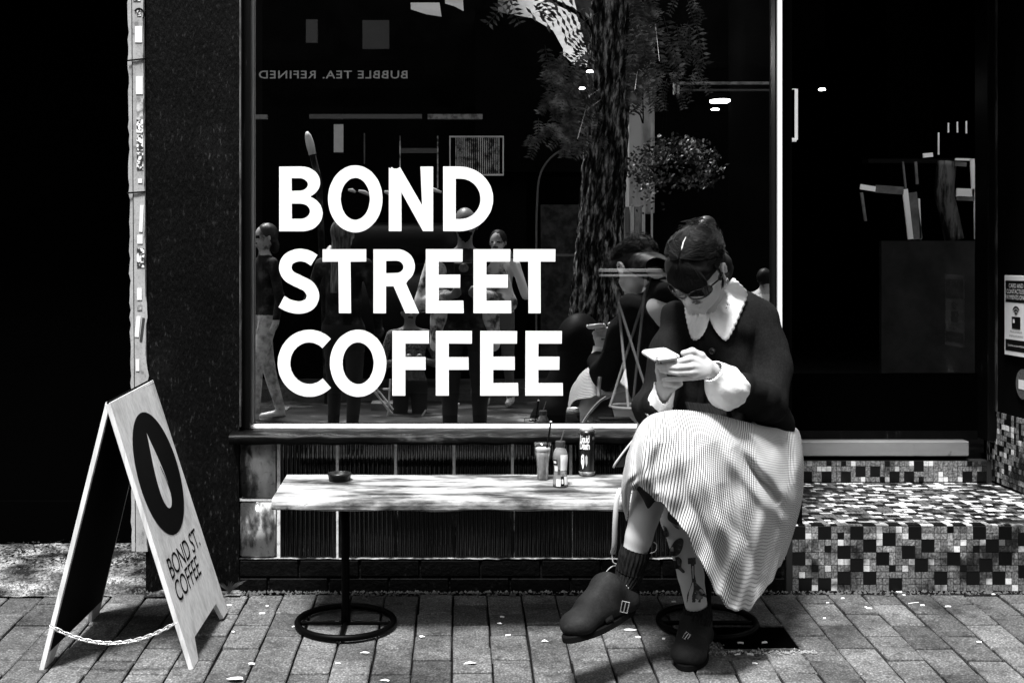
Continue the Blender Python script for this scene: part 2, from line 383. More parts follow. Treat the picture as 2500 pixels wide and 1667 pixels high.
# ---- pilaster
pil = thing('stucco_pilaster', 'black rough-rendered pilaster between the dark passage and the shop window', 'wall', (-.91, 0, 0))
xs = np.linspace(-1.069, -.752, 40); zs = np.linspace(-.01, 3.0, 260); X, Z = np.meshgrid(xs, zs)
Yd = .0012*vn(X*1.0, 0*X, Z*.4, 30, 5)+.0012*vn(X, 0*X, Z*.5, 120, 6)
link('render_face', MB().grid(np.stack([X, Yd, Z], -1)).mesh('render_face', smooth=True), M_stucco, pil)
link('render_core', MB().box((-1.069, .006, -.01), (-.752, .5, 3.0)).mesh('render_core'), M_black, pil)
lb = MB(); 
for x, wd in ((-.748, .0022),): lb.box((x-wd, -.006, .56), (x+wd, .02, 3.0))
link('edge_highlight', lb.mesh('edge_highlight'), mat('grey_edge', .12, .5, .5, [(40, (1, 1, .15), [(.45, .15), (.6, 1)])]), pil)  # pale strip painted in as the highlight along the pilaster edge
# white stickered jamb at the passage corner
jm = thing('stickered_door_jamb', 'narrow white timber jamb covered in worn stickers at the passage corner', 'door frame', (-1.09, 0, .14))
def jx(z): return -.0085*(z-1.3)*-1     # it leans a little
ed = []
for i in range(90):
    z = .14+i*2.2/89
    lo = 1.09-z
    r = rnd.uniform(-.003, .003) if z > 1.0 else rnd.uniform(-.003, .007)
    bulge = .012*math.exp(-((z-.62)/.05)**2)+.010*math.exp(-((z-.74)/.03)**2)+.006*math.exp(-((z-.95)/.03)**2)
    ed.append((z, r*.6+bulge))
dx = lambda z: (1.6-z)*.007
P = [[(-1.109+dx(z), -.012, z), (-1.072+dx(z)+e, -.012, z)] for z, e in ed]
mb = MB().grid(P); mb.grid([[(-1.109+dx(z), -.012, z), (-1.109+dx(z), .06, z)] for z, e in ed]); mb.grid([[(-1.072+dx(z)+e, -.012, z), (-1.070+dx(z), -.002, z)] for z, e in ed])
link('jamb_board', mb.mesh('jamb_board'), M_worn, jm)
mb = MB(); e2 = [rnd.uniform(-.004, .002) for _ in ed]
mb.grid([[(-1.124+dx(z)+e2[i], -.006, z), (-1.113+dx(z), -.008, z)] for i, (z, e) in enumerate(ed)])
link('outer_bead', mb.mesh('outer_bead'), M_worn, jm)
st_m = [mat('sticker_white', .72, .5, .4), mat('sticker_grey', .42, .5, .4, [(60, I3, [(.4, .4), (.6, 1.2)])]), mat('sticker_print', .8, .5, .4, [(95, I3, [(.44, .03), (.5, .25), (.54, 1)], 2)]), mat('sticker_dark', .03, .5, .4)]
def stick(z0, z1, x0, x1, mi, tilt=0):
    d = dx(z0)
    M = Matrix.Translation((-1.109+d+(x0+x1)/2, -.0135, (z0+z1)/2)) @ Matrix.Rotation(tilt, 4, 'Y')
    link('sticker', MB().box((-(x1-x0)/2, -.0008, -(z1-z0)/2), ((x1-x0)/2, .0008, (z1-z0)/2), M).mesh('sticker'), st_m[mi], jm)
for a in ((1.86, 1.915, .009, .033, 0), (1.685, 1.745, .011, .034, 0), (1.60, 1.67, .012, .034, 1), (1.555, 1.60, .012, .034, 2), (1.495, 1.548, .012, .034, 2), (1.43, 1.488, .012, .034, 2), (1.385, 1.40, .016, .03, 0), (2.0, 2.06, .004, .028, 2), (1.95, 1.97, .016, .03, 2),
          (1.10, 1.165, .010, .035, 2), (1.18, 1.21, .012, .030, 0), (.99, 1.03, .010, .026, 0), (.955, .975, .01, .026, 1), (.865, .935, .004, .018, 0, .1), (.85, .93, .022, .030, 3, .12), (.75, .79, .004, .016, 0), (1.22, 1.31, .020, .032, 0, .05), (.45, .50, .010, .034, 1), (.58, .66, .008, .03, 1)): stick(*a)
for z, dz in ((1.801, .003), (1.353, .002)):
    link('cable_tie', MB().tube([(-1.128, -.016, z-dz), (-1.1, -.0165, z), (-1.066, -.015, z+dz*1.4)], .0028, 6).mesh('cable_tie'), M_ink, jm)
# ring scrawl near the top
mb = MB().tube([(-1.088+.017*math.cos(a), -.0145, 1.955+.02*math.sin(a)) for a in np.linspace(-.8, 2.6, 14)], .0022, 5)
link('marker_scrawl', mb.mesh('marker_scrawl'), M_ink, jm)
# dark passage (neighbouring entry)
pw = thing('passage_walls', 'unlit black passage entry left of the pilaster', 'wall', (-2, 1.6, 0))
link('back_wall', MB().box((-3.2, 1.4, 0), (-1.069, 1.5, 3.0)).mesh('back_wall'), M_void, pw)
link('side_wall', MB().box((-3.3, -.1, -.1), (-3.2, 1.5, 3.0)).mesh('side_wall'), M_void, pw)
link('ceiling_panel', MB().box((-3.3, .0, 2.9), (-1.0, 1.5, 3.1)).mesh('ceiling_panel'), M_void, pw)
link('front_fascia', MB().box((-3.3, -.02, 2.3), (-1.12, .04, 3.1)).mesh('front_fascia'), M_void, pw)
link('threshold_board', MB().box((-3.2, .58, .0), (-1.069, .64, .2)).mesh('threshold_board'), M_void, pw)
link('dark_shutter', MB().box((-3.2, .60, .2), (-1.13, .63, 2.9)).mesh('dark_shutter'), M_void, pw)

# ---- building above and the shop shell
sb = thing('shop_building', 'black-painted cafe shopfront with large window and recessed tiled doorway', 'building', (.6, 1, 0))
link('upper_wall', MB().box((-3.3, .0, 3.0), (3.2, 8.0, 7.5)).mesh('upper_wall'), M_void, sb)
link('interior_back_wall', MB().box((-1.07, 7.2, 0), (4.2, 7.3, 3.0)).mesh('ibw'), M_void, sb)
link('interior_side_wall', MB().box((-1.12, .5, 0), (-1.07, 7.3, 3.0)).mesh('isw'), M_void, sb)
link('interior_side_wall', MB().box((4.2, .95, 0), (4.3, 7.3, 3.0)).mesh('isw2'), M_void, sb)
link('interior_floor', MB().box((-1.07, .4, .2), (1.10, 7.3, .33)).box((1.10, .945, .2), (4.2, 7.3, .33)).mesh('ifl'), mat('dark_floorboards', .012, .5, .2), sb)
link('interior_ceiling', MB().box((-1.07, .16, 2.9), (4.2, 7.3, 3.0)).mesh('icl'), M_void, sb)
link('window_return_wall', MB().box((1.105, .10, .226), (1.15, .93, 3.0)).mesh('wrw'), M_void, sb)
link('entry_soffit', MB().box((1.15, .0, 2.62), (2.4, .95, 3.0)).mesh('soffit'), M_black, sb)
link('display_ledge', MB().box((-.75, .40, .40), (1.10, 1.2, .552)).mesh('display_ledge'), M_black, sb)
link('sill_core', MB().box((-.75, .03, 0), (1.10, .40, .50)).mesh('sc'), M_black, sb)
link('stall_backing', MB().box((-.752, .022, .112), (1.10, .03, .505)).mesh('sbk'), M_mortar, sb)
# ribbed and glazed wall tiles
def tile_rib():
    mb = MB(); n = 12; pr = [(-.093, 0), (-.093, -.006)]
    x = -.086
    pr += [(-.088, -.006)]
    for i in range(n):
        a = -.0845+i*.0154; pr += [(a-.0052, -.003)]
        for t in (2.6, 2.05, PI/2, 1.1, .55): pr.append((a+.0046*math.cos(t), -.003-.006*math.sin(t)))
        pr += [(a+.0052, -.003)]
    pr += [(.089, -.006), (.093, -.006), (.093, 0)]
    A = [[(x, y, -.094) for x, y in pr], [(x, y, .094) for x, y in pr]]
    mb.grid(A); mb.box((-.093, -.0062, -.0965), (.093, 0, -.0935)); mb.box((-.093, -.0062, .0935), (.093, 0, .0965))
    return mb.mesh('ribbed_tile')
rt = tile_rib(); rt.materials.append(M_rib)
for r, z in enumerate((.411, .211)):
    for c in range(9):
        x = -.6186+.1+c*.1985
        if x > 1.1: continue
        o = link('ribbed_tile', rt, None, sb, world=False); o.location = (x+.004*rnd.uniform(-.3, .3)-.6, .018-1, z)
        o.rotation_euler = (rnd.uniform(-.012, .012), 0, rnd.uniform(-.012, .012))
M_pj = mat('pale_glazed_joint', .6, .5, .4, [(50, I3, [(.3, .5), (.5, 1)])])
for lo_, hi_ in [((-.6186+c*.1985-.0045, .009, .31), (-.6186+c*.1985+.0045, .022, .505)) for c in range(1, 9)]+[((-.6246, .006, .112), (-.6136, .022, .505)), ((-.752, .006, .307), (-.6246, .022, .315))]:
    link('mortar_joint', MB().box(lo_, hi_).mesh('mortar_joint'), M_pj, sb)
for c in range(1, 9):
    link('mortar_joint', MB().box((-.6186+c*.1985-.0035, .012, .112), (-.6186+c*.1985+.0035, .022, .306)).mesh('mortar_joint'), M_pj if c == 1 else M_black, sb)  # lower joints coloured black as the bench's shadow, all but the first
for z in (.411, .211):
    o = link('glazed_tile', MB().box((-.7505, .002, z-.0945), (-.630, .02, z+.0945)).mesh('glazed_tile', smooth=True, bevel=.006, seg=3), M_glaze, sb)
# top of plinth ledge, bricks
mb = bumpy(-.752, 1.10, -.004, .022, 200, 4, .112, .0025, 9, 60)
link('mortar_ledge', mb.mesh('mortar_ledge'), M_mortar, sb)
for r in range(2):
    for c in range(-1, 10):
        x0 = -.75+c*.205+(.10 if r else .0); x1 = x0+.198
        x0, x1 = max(x0, -.75), min(x1, 1.10)
        if x1-x0 < .03: continue
        z1 = .108-r*.062; z0 = z1-.056
        q = rnd.uniform(-.0015, .0015)
        link('brick', MB().box((x0, -.002+q, z0), (x1, .03, z1)).mesh('brick', bevel=.003), M_brick, sb)
link('plinth_mortar', MB().box((-.752, .006, -.03), (1.10, .028, .11)).mesh('pm'), M_joint, sb)
link('plinth_footing', MB().box((-.752, -.004, -.06), (1.10, .02, -.014)).mesh('pf'), M_brick, sb)

# ---- shop window
wn = thing('shop_window', 'large shop window lettered in white with a black frame and worn sill', 'window', (.2, GY, .56))
link('frame', MB().box((-.752, .02, .548), (-.719, .11, 3.0)).mesh('frame', bevel=.002), M_frame, wn)
mb = MB(); mb.box((-.719, .055, .56), (-.713, .076, 3.0)); link('bead', mb.mesh('bead'), mat('grey_glazing_bead', .30, .5, .5, [(30, (1, 1, .1), [(.3, .5), (.6, 1)])]), wn)
mb = MB().grid([[(x, .046, .5545+.0012*math.sin(x*40)+rnd.uniform(-.0008, .0008)), (x, .060, .5625)] for x in np.linspace(-.74, 1.09, 120)])
mb.grid([[(x, .046, .549), (x, .046, .5545+.0012*math.sin(x*40))] for x in np.linspace(-.74, 1.09, 120)])
link('bead', mb.mesh('bead'), mat('chipped_white_bead', .85, .5, .4, [(20, (.5, 1, 1), [(.3, .75), (.5, 1)])]), wn)
X = np.linspace(-.775, 1.105, 160)
prof = [(.06, .549), (.0, .547), (-.05, .543), (-.062, .538), (-.066, .53), (-.066, .515), (-.060, .508), (-.01, .506), (.03, .506)]
P = np.array([[(x, a+.0015*math.sin(x*33+i)+.001*math.sin(x*91), b+.0016*math.sin(x*47+i*2)) for i, (a, b) in enumerate(prof)] for x in X])
link('sill', MB().grid(P).mesh('sill', smooth=True), M_sill, wn)
mb = MB().box((1.083, .03, .56), (1.0985, .1, 3.0)); link('mullion', mb.mesh('mullion', bevel=.001), mat('pale_aluminium', .75, .4, .5), wn)
link('mullion', MB().box((1.076, .04, .56), (1.0815, .1, 3.0)).mesh('mullion'), M_black, wn)
link('pane', MB().add([(-.713, GY, .56), (1.083, GY, .56), (1.083, GY, 3.0), (-.713, GY, 3.0)], [(0, 1, 2, 3)]).mesh('pane'), M_glass, wn)
link('dark_band', MB().box((1.4, 3.0, 2.35), (2.1, 3.02, 2.9)).mesh('dark_band'), M_void, wn)  # near-black band high up inside the room

# ---- lettering: each letter an applied vinyl shape on the pane
lt = thing('window_lettering', 'big white capitals BOND STREET COFFEE applied to the shop window', 'lettering', (-.1, GY, 1))
def gpx(x, y, t=.003): return W(x, y, GY-t-CY)
def arc(cx, cy, rx, ry, a0, a1, n=26): return [(cx+rx*math.cos(math.radians(a0+(a1-a0)*i/n)), cy-ry*math.sin(math.radians(a0+(a1-a0)*i/n))) for i in range(n+1)]
H = 157; T = 30.5
def L_E(w, h=H): return [[(0, 0), (w, 0), (w-.5, T), (T+1, T), (T+1, h/2-16), (w-6, h/2-16), (w-6, h/2+16), (T+1, h/2+16), (T+1, h-T), (w+2, h-T), (w+3, h), (0, h)]]
def L_F(w, h=H): return [[(0, 0), (w, 0), (w, T), (T+1, T), (T+1, h/2-15), (w-8, h/2-15), (w-8, h/2+16), (T+1, h/2+16), (T+1, h), (0, h)]]
def L_T(w, h=H): return [[(0, 0), (w, 0), (w, T), (w/2+15, T), (w/2+16, h), (w/2-14, h), (w/2-15, T), (0, T)]]
def L_N(w, h=H): return [[(0, 2), (3, 5), (7, 1), (12, 5), (20, 5), (27, 1), (81, 94), (77, 0), (w, 0), (w, h), (w-25, h), (T, 62), (T, h), (0, h)]]
def L_O(w, h=H): 
    r = (h+6)/2; return [arc(w/2, h/2, w/2, r, 0, 354, 60), arc(w/2, h/2, w/2-31, r-30.5, 0, 354, 60)]
def L_D(w, h=H):
    return [[(0, 0)]+[(40, 0)]+arc(40, h/2, w-40, h/2, 88, -88, 36)+[(40, h), (0, h)], [(T, T-1), (42, T-1)]+arc(42, h/2, w-42-31, h/2-T+1, 88, -88, 30)+[(42, h-T+1), (T, h-T+1)]]
def L_B(w, h=H):
    m = h*.475
    return [[(0, 0), (55, 0)]+arc(55, m/2+1, 45, m/2+1, 88, -62, 20)+arc(58, (m+h)/2-2, w-58, (h-m)/2+2, 66, -88, 24)+[(55, h), (0, h)],
            [(T, 28)]+arc(48, 43.5, 22, 15.5, 90, -90, 14)+[(T, 59)], [(T, 90)]+arc(52, 108.5, 23, 18.5, 90, -90, 14)+[(T, 127)]]
def L_R(w, h=H):
    return [[(0, 0), (58, 0)]+arc(58, 42.5, 43, 42.5, 88, -52, 24)+[(80, 84), (w, h), (w-34, h), (49, 91), (T, 91), (T, h), (0, h)], [(T, 29)]+arc(56, 43.5, 17, 15, 90, -90, 14)+[(T, 59)]]
def ribbon(c, t=15.3):
    a, b = [], []
    for i, p in enumerate(c):
        q0, q1 = c[max(i-1, 0)], c[min(i+1, len(c)-1)]; d = np.array([q1[0]-q0[0], q1[1]-q0[1]]); d = d/np.linalg.norm(d); n = np.array([-d[1], d[0]])*t
        a.append((p[0]+n[0], p[1]+n[1])); b.append((p[0]-n[0], p[1]-n[1]))
    return [a+b[::-1]]
def L_C(w, h=H): return ribbon(arc(78, h/2, 62, (h+6)/2-15.5, 47, 313, 60))
def L_S(w, h=H):
    c = cat([(88, 27), (70, 17), (46, 15), (24, 26), (17.5, 47), (27, 66), (50, 79), (74, 92), (85, 113), (77, 134), (54, 143), (28, 139), (8, 129)], 70)
    return ribbon([tuple(p) for p in c])
rows = [(407, 564.5, [('B', 681.5, 106), ('O', 801, 133), ('N', 949.5, 108), ('D', 1082, 122)]),
        (608.5, 764.5, [('S', 679, 102), ('T', 787.5, 106.5), ('R', 912, 112), ('E', 1039.5, 90), ('E', 1156, 90), ('T', 1253.5, 102.5)]),
        (808, 965.5, [('C', 677, 130), ('O', 805, 138), ('F', 958, 89), ('F', 1064, 88), ('E', 1172.5, 90), ('E', 1283, 89)])]
for y0, y1, L in rows:
    for ch, x0, wd in L:
        sp = globals()['L_'+ch](wd); sc = (y1-y0)/H
        sp = [[(x+rnd.uniform(-.25, .25), y+rnd.uniform(-.25, .25)) for x, y in s] for s in sp]
        me = curve_mesh(sp, 'letter', ext=.5)
        tilt = rnd.uniform(-.004, .004)
        map_mesh(me, lambda x, y, z: gpx(x0+x+tilt*y, y0+y*sc, .003+.0012*(z/.5)))
        link('letter', me, M_vinyl, lt)

# ---- recessed doorway: mosaic step
stp = thing('mosaic_step', 'wide doorway step clad in black, grey and white mosaic tiles', 'step', (1.6, .4, 0))
link('step_core', MB().box((1.106, .004, -.05), (3.0, .845, .2225)).mesh('step_core'), M_grout, stp)
link('step_core', MB().box((1.15, .845, .0), (2.3, .93, .315)).mesh('step_core'), M_grout, stp)
def pack(nc, nr, seed):
    r = random.Random(seed); occ = [[0]*nc for _ in range(nr)]; out = []
    cg = [[0]*(nc+2) for _ in range(nr+2)]
    for j in range(nr):
        for i in range(nc):
            if occ[j][i]: continue
            nb_ = cg[j-1][i] == 3 or cg[j][i-1] == 3 or cg[j-1][i+1] == 3
            ok = lambda a, b: all(i+x < nc and j+y < nr and not occ[j+y][i+x] for x in range(a) for y in range(b))
            u = r.random()
            if u < .34 and ok(2, 2) and not nb_ and cg[j+1][i-1] != 3: a, b, m = 2, 2, 2
            elif u < .30 and ok(2, 1): a, b, m = 2, 1, 1 
            elif u < .42 and ok(1, 2): a, b, m = 1, 2, 1
            else: a, b, m = 1, 1, r.choices([0, 1, 2], [.24, .64, .12 if not nb_ else 0])[0]
            for x in range(a):
                for y in range(b): occ[j+y][i+x] = 1; cg[j+y][i+x] = m+1
            out.append((i, j, a, b, m))
    return out
TM = [M_twhite, M_tgrey, M_tblack]; q = .0219; gp = .0011
def tiles(tls, fn, parent, limit, name='tile', msub=None):
    cnt = 0; rest = [MB(), MB(), MB()]
    for i, j, a, b, m in tls:
        u0, u1, v0, v1 = i*q+gp, (i+a)*q-gp, j*q+gp, (j+b)*q-gp
        h = rnd.uniform(-.0006, .0006)
        c = [fn(u, v, t) for t in (0, .004+h) for u, v in ((u0, v0), (u1, v0), (u1, v1), (u0, v1))]
        fs = [(4, 5, 6, 7), (0, 1, 5, 4), (1, 2, 6, 5), (2, 3, 7, 6), (3, 0, 4, 7)]
        if cnt < limit: link(name, MB().add(c, fs).mesh(name, bevel=0), TM[m], parent); cnt += 1
        else: rest[m].add(c, fs)
    for m in range(3):
        if rest[m].v: link('mosaic_tiles', rest[m].mesh('mosaic_tiles'), TM[m], parent, kind='stuff')
nc = 62
tiles(pack(nc, 10, 3), lambda u, v, t: (1.125+u, .004-t, .222-v), stp, 200)
tt = sorted(pack(nc, 38, 5), key=lambda a: a[1])
tiles([(i, j, a, b, (0 if (m == 1 and rnd.random() < .3) else m)) for i, j, a, b, m in tt if 1.12+i*q < 2.15 or j < 3], lambda u, v, t: (1.125+u, .004+v, .2225+t), stp, 100)
tiles(pack(50, 4, 8), lambda u, v, t: (1.15+u*.9, .845-t, .2285+v*.98), stp, 0)
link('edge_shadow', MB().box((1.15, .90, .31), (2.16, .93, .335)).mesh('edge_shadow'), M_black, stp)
th = link('door_threshold', MB().box((1.16, .84, .334), (2.063, .94, .394)).mesh('door_threshold', bevel=.003), M_steel)
tag(th, 'pale dull steel threshold bar above the mosaic step', 'threshold')
# tiled reveal to the right
rv = thing('doorway_reveal', 'right side wall of the doorway with small mosaic dado, notice and dark post', 'wall', (2.2, .5, 0))
link('reveal_core', MB().box((2.160, -.3, .0), (2.3, .93, 3.0)).mesh('reveal_core'), M_black, rv)
tiles([(i, j, 1, 1, rnd.choices([0, 1, 2], [.13, .55, .32])[0]) for i in range(36) for j in range(13)], lambda u, v, t: (2.160-t, .86-u, .235+v), rv, 60)
mb = MB().box((2.122, .80, .40), (2.160, .93, 3.0)); link('door_post', mb.mesh('door_post', bevel=.003), M_frame, rv)
link('corner_bead', MB().box((2.150, .79, .52), (2.158, .80, 3.0)).mesh('corner_bead'), mat('faint_edge', .06, .5, .5, [(60, (1, 1, .1), [(.5, .1), (.62, 1)])]), rv)
link('corner_trim', MB().box((2.148, .866, .235), (2.158, .874, .52)).mesh('corner_trim'), mat('chipped_trim', .5, .7, .3, [(70, (1, 1, .3), [(.48, .03), (.55, 1)])]), rv)
# door and its glass
dr = thing('glazed_door', 'dark glazed cafe door behind the steel threshold', 'door', (1.6, .93, .4))
link('pane', MB().add([(1.15, .91, .40), (2.12, .91, .40), (2.12, .91, 2.62), (1.15, .91, 2.62)], [(0, 1, 2, 3)]).mesh('pane'), M_dglass, dr)
link('added_black_panel', MB().box((1.15, .898, .43), (2.12, .905, .665)).mesh('added_black_panel'), M_void, dr)  # black sheet added to keep reflections off the lower door
link('frame', MB().box((1.15, .895, .395), (2.12, .93, .43)).box((1.15, .895, 2.55), (2.12, .93, 2.62)).mesh('frame'), M_frame, dr)
# notice on the reveal
nb = thing('card_payment_notice', 'white-edged black and white notice reading card and contactless payments only', 'sign', (2.157, .6, .9))
NX = 2.1535
def nface(u, v, t=0): return (NX-t, .71-u, 1.068-v)     # u metres towards the street, v down
def nbox(u0, u1, v0, v1, t0, t1, m, nm, **k):
    mb = MB(); vs = [nface(u, v, t) for t in (t0, t1) for u, v in ((u0, v0), (u1, v0), (u1, v1), (u0, v1))]
    mb.add(vs, [(0, 3, 2, 1), (4, 5, 6, 7), (0, 1, 5, 4), (1, 2, 6, 5), (2, 3, 7, 6), (3, 0, 4, 7)]); return link(nm, mb.mesh(nm, **k), m, nb)
M_nw = mat('notice_white', .82, .4, .4); M_nb = mat('notice_black', .006, .3, .4)
nbox(0, .21, 0, .312, 0, .003, M_nw, 'board', bevel=.001); nbox(.010, .20, .020, .105, .003, .0036, M_nb, 'header_panel'); nbox(.010, .20, .250, .294, .003, .0036, M_nb, 'footer_panel')
def ntext(s, u, v, size, m, nm='lettering', t=.0042):
    me = text_mesh(s, nm, size); map_mesh(me, lambda x, y, z: nface(u+x, v-y, t)); link(nm, me, m, nb)
for i, s_ in enumerate(('CARD AND', 'CONTACTLESS', 'PAYMENTS ONLY')): ntext(s_, .105, .048+i*.0225, .0245, M_nw)
ntext('We are currently not', .105, .222, .0125, M_nb, t=.0036); ntext('accepting cash payments', .105, .238, .0125, M_nb, t=.0036); ntext('Sorry for any inconvenience', .105, .276, .0125, M_nw)
nbox(.068, .142, .160, .207, .003, .0040, M_nb, 'card_icon'); nbox(.078, .092, .170, .184, .004, .0046, M_nw, 'card_chip')
for r in (.012, .024, .036):
    A = [(.105+rr*math.cos(a), .158-rr*math.sin(a)) for rr in (r-.0035, r+.0035) for a in ([PI*.22+i*PI*.56/10 for i in range(11)] if rr < r else [PI*.22+i*PI*.56/10 for i in range(10, -1, -1)])]
    mb = MB().add([nface(u, v, .0040) for u, v in A], [tuple(range(len(A)))]); link('signal_arc', mb.mesh('signal_arc'), M_nb, nb)
rs = thing('round_sticker', 'round dark sticker with a pale label below the payment notice', 'sticker', (2.157, .55, .65))
mb = MB().add([(NX, .555+.06*math.cos(a), .652+.058*math.sin(a)) for a in np.linspace(0, 2*PI, 33)[:-1]], [tuple(range(32))]); link('disc', mb.mesh('disc'), mat('grey_sticker', .09, .6, .3, [(200, I3, [(.4, .5), (.6, 1.6)])]), rs)
link('label_patch', MB().box((NX-.001, .53, .632), (NX-.0004, .59, .668)).mesh('label_patch'), M_nw, rs)
# drain hatch
dh = thing('drain_hatch', 'sunken black metal hatch set in the footpath beside the clogs', 'hatch', (.94, -.44, gz(-.44)))
sl = lambda x0, x1, y0, y1, a, b: [(x0, y0, gz(y0)+a), (x1, y0, gz(y0)+a), (x1, y1, gz(y1)+a), (x0, y1, gz(y1)+a), (x0, y0, gz(y0)+b), (x1, y0, gz(y0)+b), (x1, y1, gz(y1)+b), (x0, y1, gz(y1)+b)]
o_s = MB().add(sl(.73, 1.09, -.66, -.24, -.02, -.0075), [(4, 5, 6, 7)]) if False else None
BF = [(0, 3, 2, 1), (4, 5, 6, 7), (0, 1, 5, 4), (1, 2, 6, 5), (2, 3, 7, 6), (3, 0, 4, 7)]
X0, X1, Y0, Y1 = .78, 1.005, -.545, -.345
link('mortar_surround', MB().grid([[(x, y, gz(y)-.006+rnd.uniform(-.0015, .0015)) for x in np.linspace(.72, 1.12, 50)] for y in np.linspace(-.72, -.2, 60)]).mesh('mortar_surround'), mat('dark_grit_fill', .11, .9, .1, [(60, I3, [(.35, .3), (.6, 1.3)])]), dh)
link('lid', MB().add(sl(X0, X1, Y0, Y1, -.03, -.001), BF).mesh('lid'), M_void, dh)
mb = MB()
for a in ((X0-.012, X0, Y0-.012, Y1+.012), (X1, X1+.012, Y0-.012, Y1+.012), (X0, X1, Y0-.012, Y0), (X0, X1, Y1, Y1+.012)): mb.add(sl(*a, -.03, .003), BF)
link('rim', mb.mesh('rim'), mat('rusty_rim', .03, .7, .4, [(90, I3, [(.4, .4), (.7, 3)])]), dh)
cm = MB()
for i in range(380):
    if rnd.random() < .6: x, y = rnd.uniform(X0-.06, X1+.04), Y0-.02+rnd.gauss(-.006, .010)
    else: x, y = X0-.02+rnd.gauss(-.01, .012), rnd.uniform(Y0, Y1)
    s = rnd.uniform(.0015, .005); a = rnd.random()*6.28; z = gz(y)+.003
    cm.add([(x+s*math.cos(a+t), y+s*math.sin(a+t), z) for t in (0, 2.1, 4.2)]+[(x, y, z+s)], [(0, 1, 3), (1, 2, 3), (2, 0, 3)])
o = link('crumbs', cm.mesh('crumbs'), mat('pale_crumbs', .3, .9, .1, perobj=0)); tag(o, 'pale crumbs and grit around the drain hatch', 'debris', kind='stuff')
# ================================================================ STREET FURNITURE
# ---- A-board
ab = thing('sandwich_board', 'folding plywood A-board printed BOND ST. COFFEE with a black circle and drop', 'sign', tuple(W(370, 1560, 3.85)))
NT = W(268, 983, 3.58); NB = W(472, 1633, 3.585); FT = W(374, 927, 4.02); FB = W(537, 1497, 4.05)
LT = W(258, 981, 3.585); LB = W(93, 1643, 3.575); LFT = W(366, 929, 4.02); LFB = W(205, 1500, 4.05)
def panel(nt_, nb_, ft, fb, side):
    pn = np.cross(ft-nt_, nb_-nt_); pn /= np.linalg.norm(pn); fb = fb-pn*((fb-nt_)@pn)
    n = np.cross(ft-nt_, nb_-nt_); n /= np.linalg.norm(n); n *= side
    def f(u, v, t=0):
        a = nt_+(ft-nt_)*u; b = nb_+(fb-nb_)*u; return a+(b-a)*v+n*t
    return f
def board(f, name, th=.014):
    # outline with a shallow cut-out between the feet
    out = [(0, 0), (1, 0), (1, 1), (.86, 1.0), (.80, .925), (.20, .925), (.14, 1.0), (0, 1)]
    mb = MB().prism(out, lambda u, v, t: f(u, v, t), -th, 0); return mb.mesh(name, bevel=.0012)
fR = panel(NT, NB, FT, FB, -1); fL = panel(LT, LB, LFT, LFB, 1)
# make outward normals point outward
if (fR(0, .5, 1)-fR(0, .5, 0))[0] < 0: fR = panel(NT, NB, FT, FB, 1)
if (fL(0, .5, 1)-fL(0, .5, 0))[0] > 0: fL = panel(LT, LB, LFT, LFB, -1)
oR = link('front_panel', board(fR, 'front_panel'), M_ply, ab)
oL = link('rear_panel', board(fL, 'rear_panel'), M_ply, ab)
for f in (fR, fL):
    link('inner_face', MB().add([f(u, v, -.0146) for u, v in ((.025, .015), (.975, .015), (.975, .92), (.025, .92))], [(0, 1, 2, 3)]).mesh('inner_face'), M_plyin, ab)  # near-black sheets paint in the shade between the panels
Hh = np.linalg.norm(NB-NT); Ww = np.linalg.norm(FT-NT)
def on(x, y, t=.0006): return fR(.5+x/Ww, y/Hh, t)     # metres on the panel, x towards the far edge, y down from the hinge
cx0, cy0, R0 = .0, .262, .190
disc = [(R0*math.cos(a)+cx0, cy0+R0*math.sin(a)) for a in np.linspace(0, 2*PI, 65)[:-1]]
link('printed_disc', map_mesh(curve_mesh([disc], 'printed_disc'), lambda x, y, z: on(x, y, .0008)), M_ink, ab)
dp = [(0, -.128)]+[(.004+.050*math.sin(t)**1.6 if False else .052*math.sin(t/2)**1.5*math.sin(t)*1.25, -.128+.24*(1-math.cos(t))/2) for t in np.linspace(.1, PI, 22)]
dp = dp+[(-x, y) for x, y in dp[::-1][1:-1]]
link('printed_drop', map_mesh(curve_mesh([[(x, cy0+y) for x, y in dp]], 'printed_drop'), lambda x, y, z: on(x, y, .0014)), M_ply, ab)
rb = []
for t in np.linspace(.2, 1, 16): rb.append((.012+.030*math.sin(t*PI*.62), cy0-.04+.128*t))
link('drop_line', map_mesh(curve_mesh(ribbon(rb, .0022), 'drop_line'), lambda x, y, z: on(x, y, .002)), M_ink, ab)
for s_, y, sz in (('BOND ST.', .545, .088), ('COFFEE', .615, .088)):
    me = text_mesh(s_, 'lettering', sz, align='LEFT', space=.92)
    link('lettering', map_mesh(me, lambda x, y_, z: on(-.175+x*.93, y-y_, .001)), M_ink, ab)
link('hinge', MB().tube([NT+np.array([-.006, 0, .0]), FT+np.array([-.006, 0, .0])], .004, 6).mesh('hinge'), M_iron, ab)
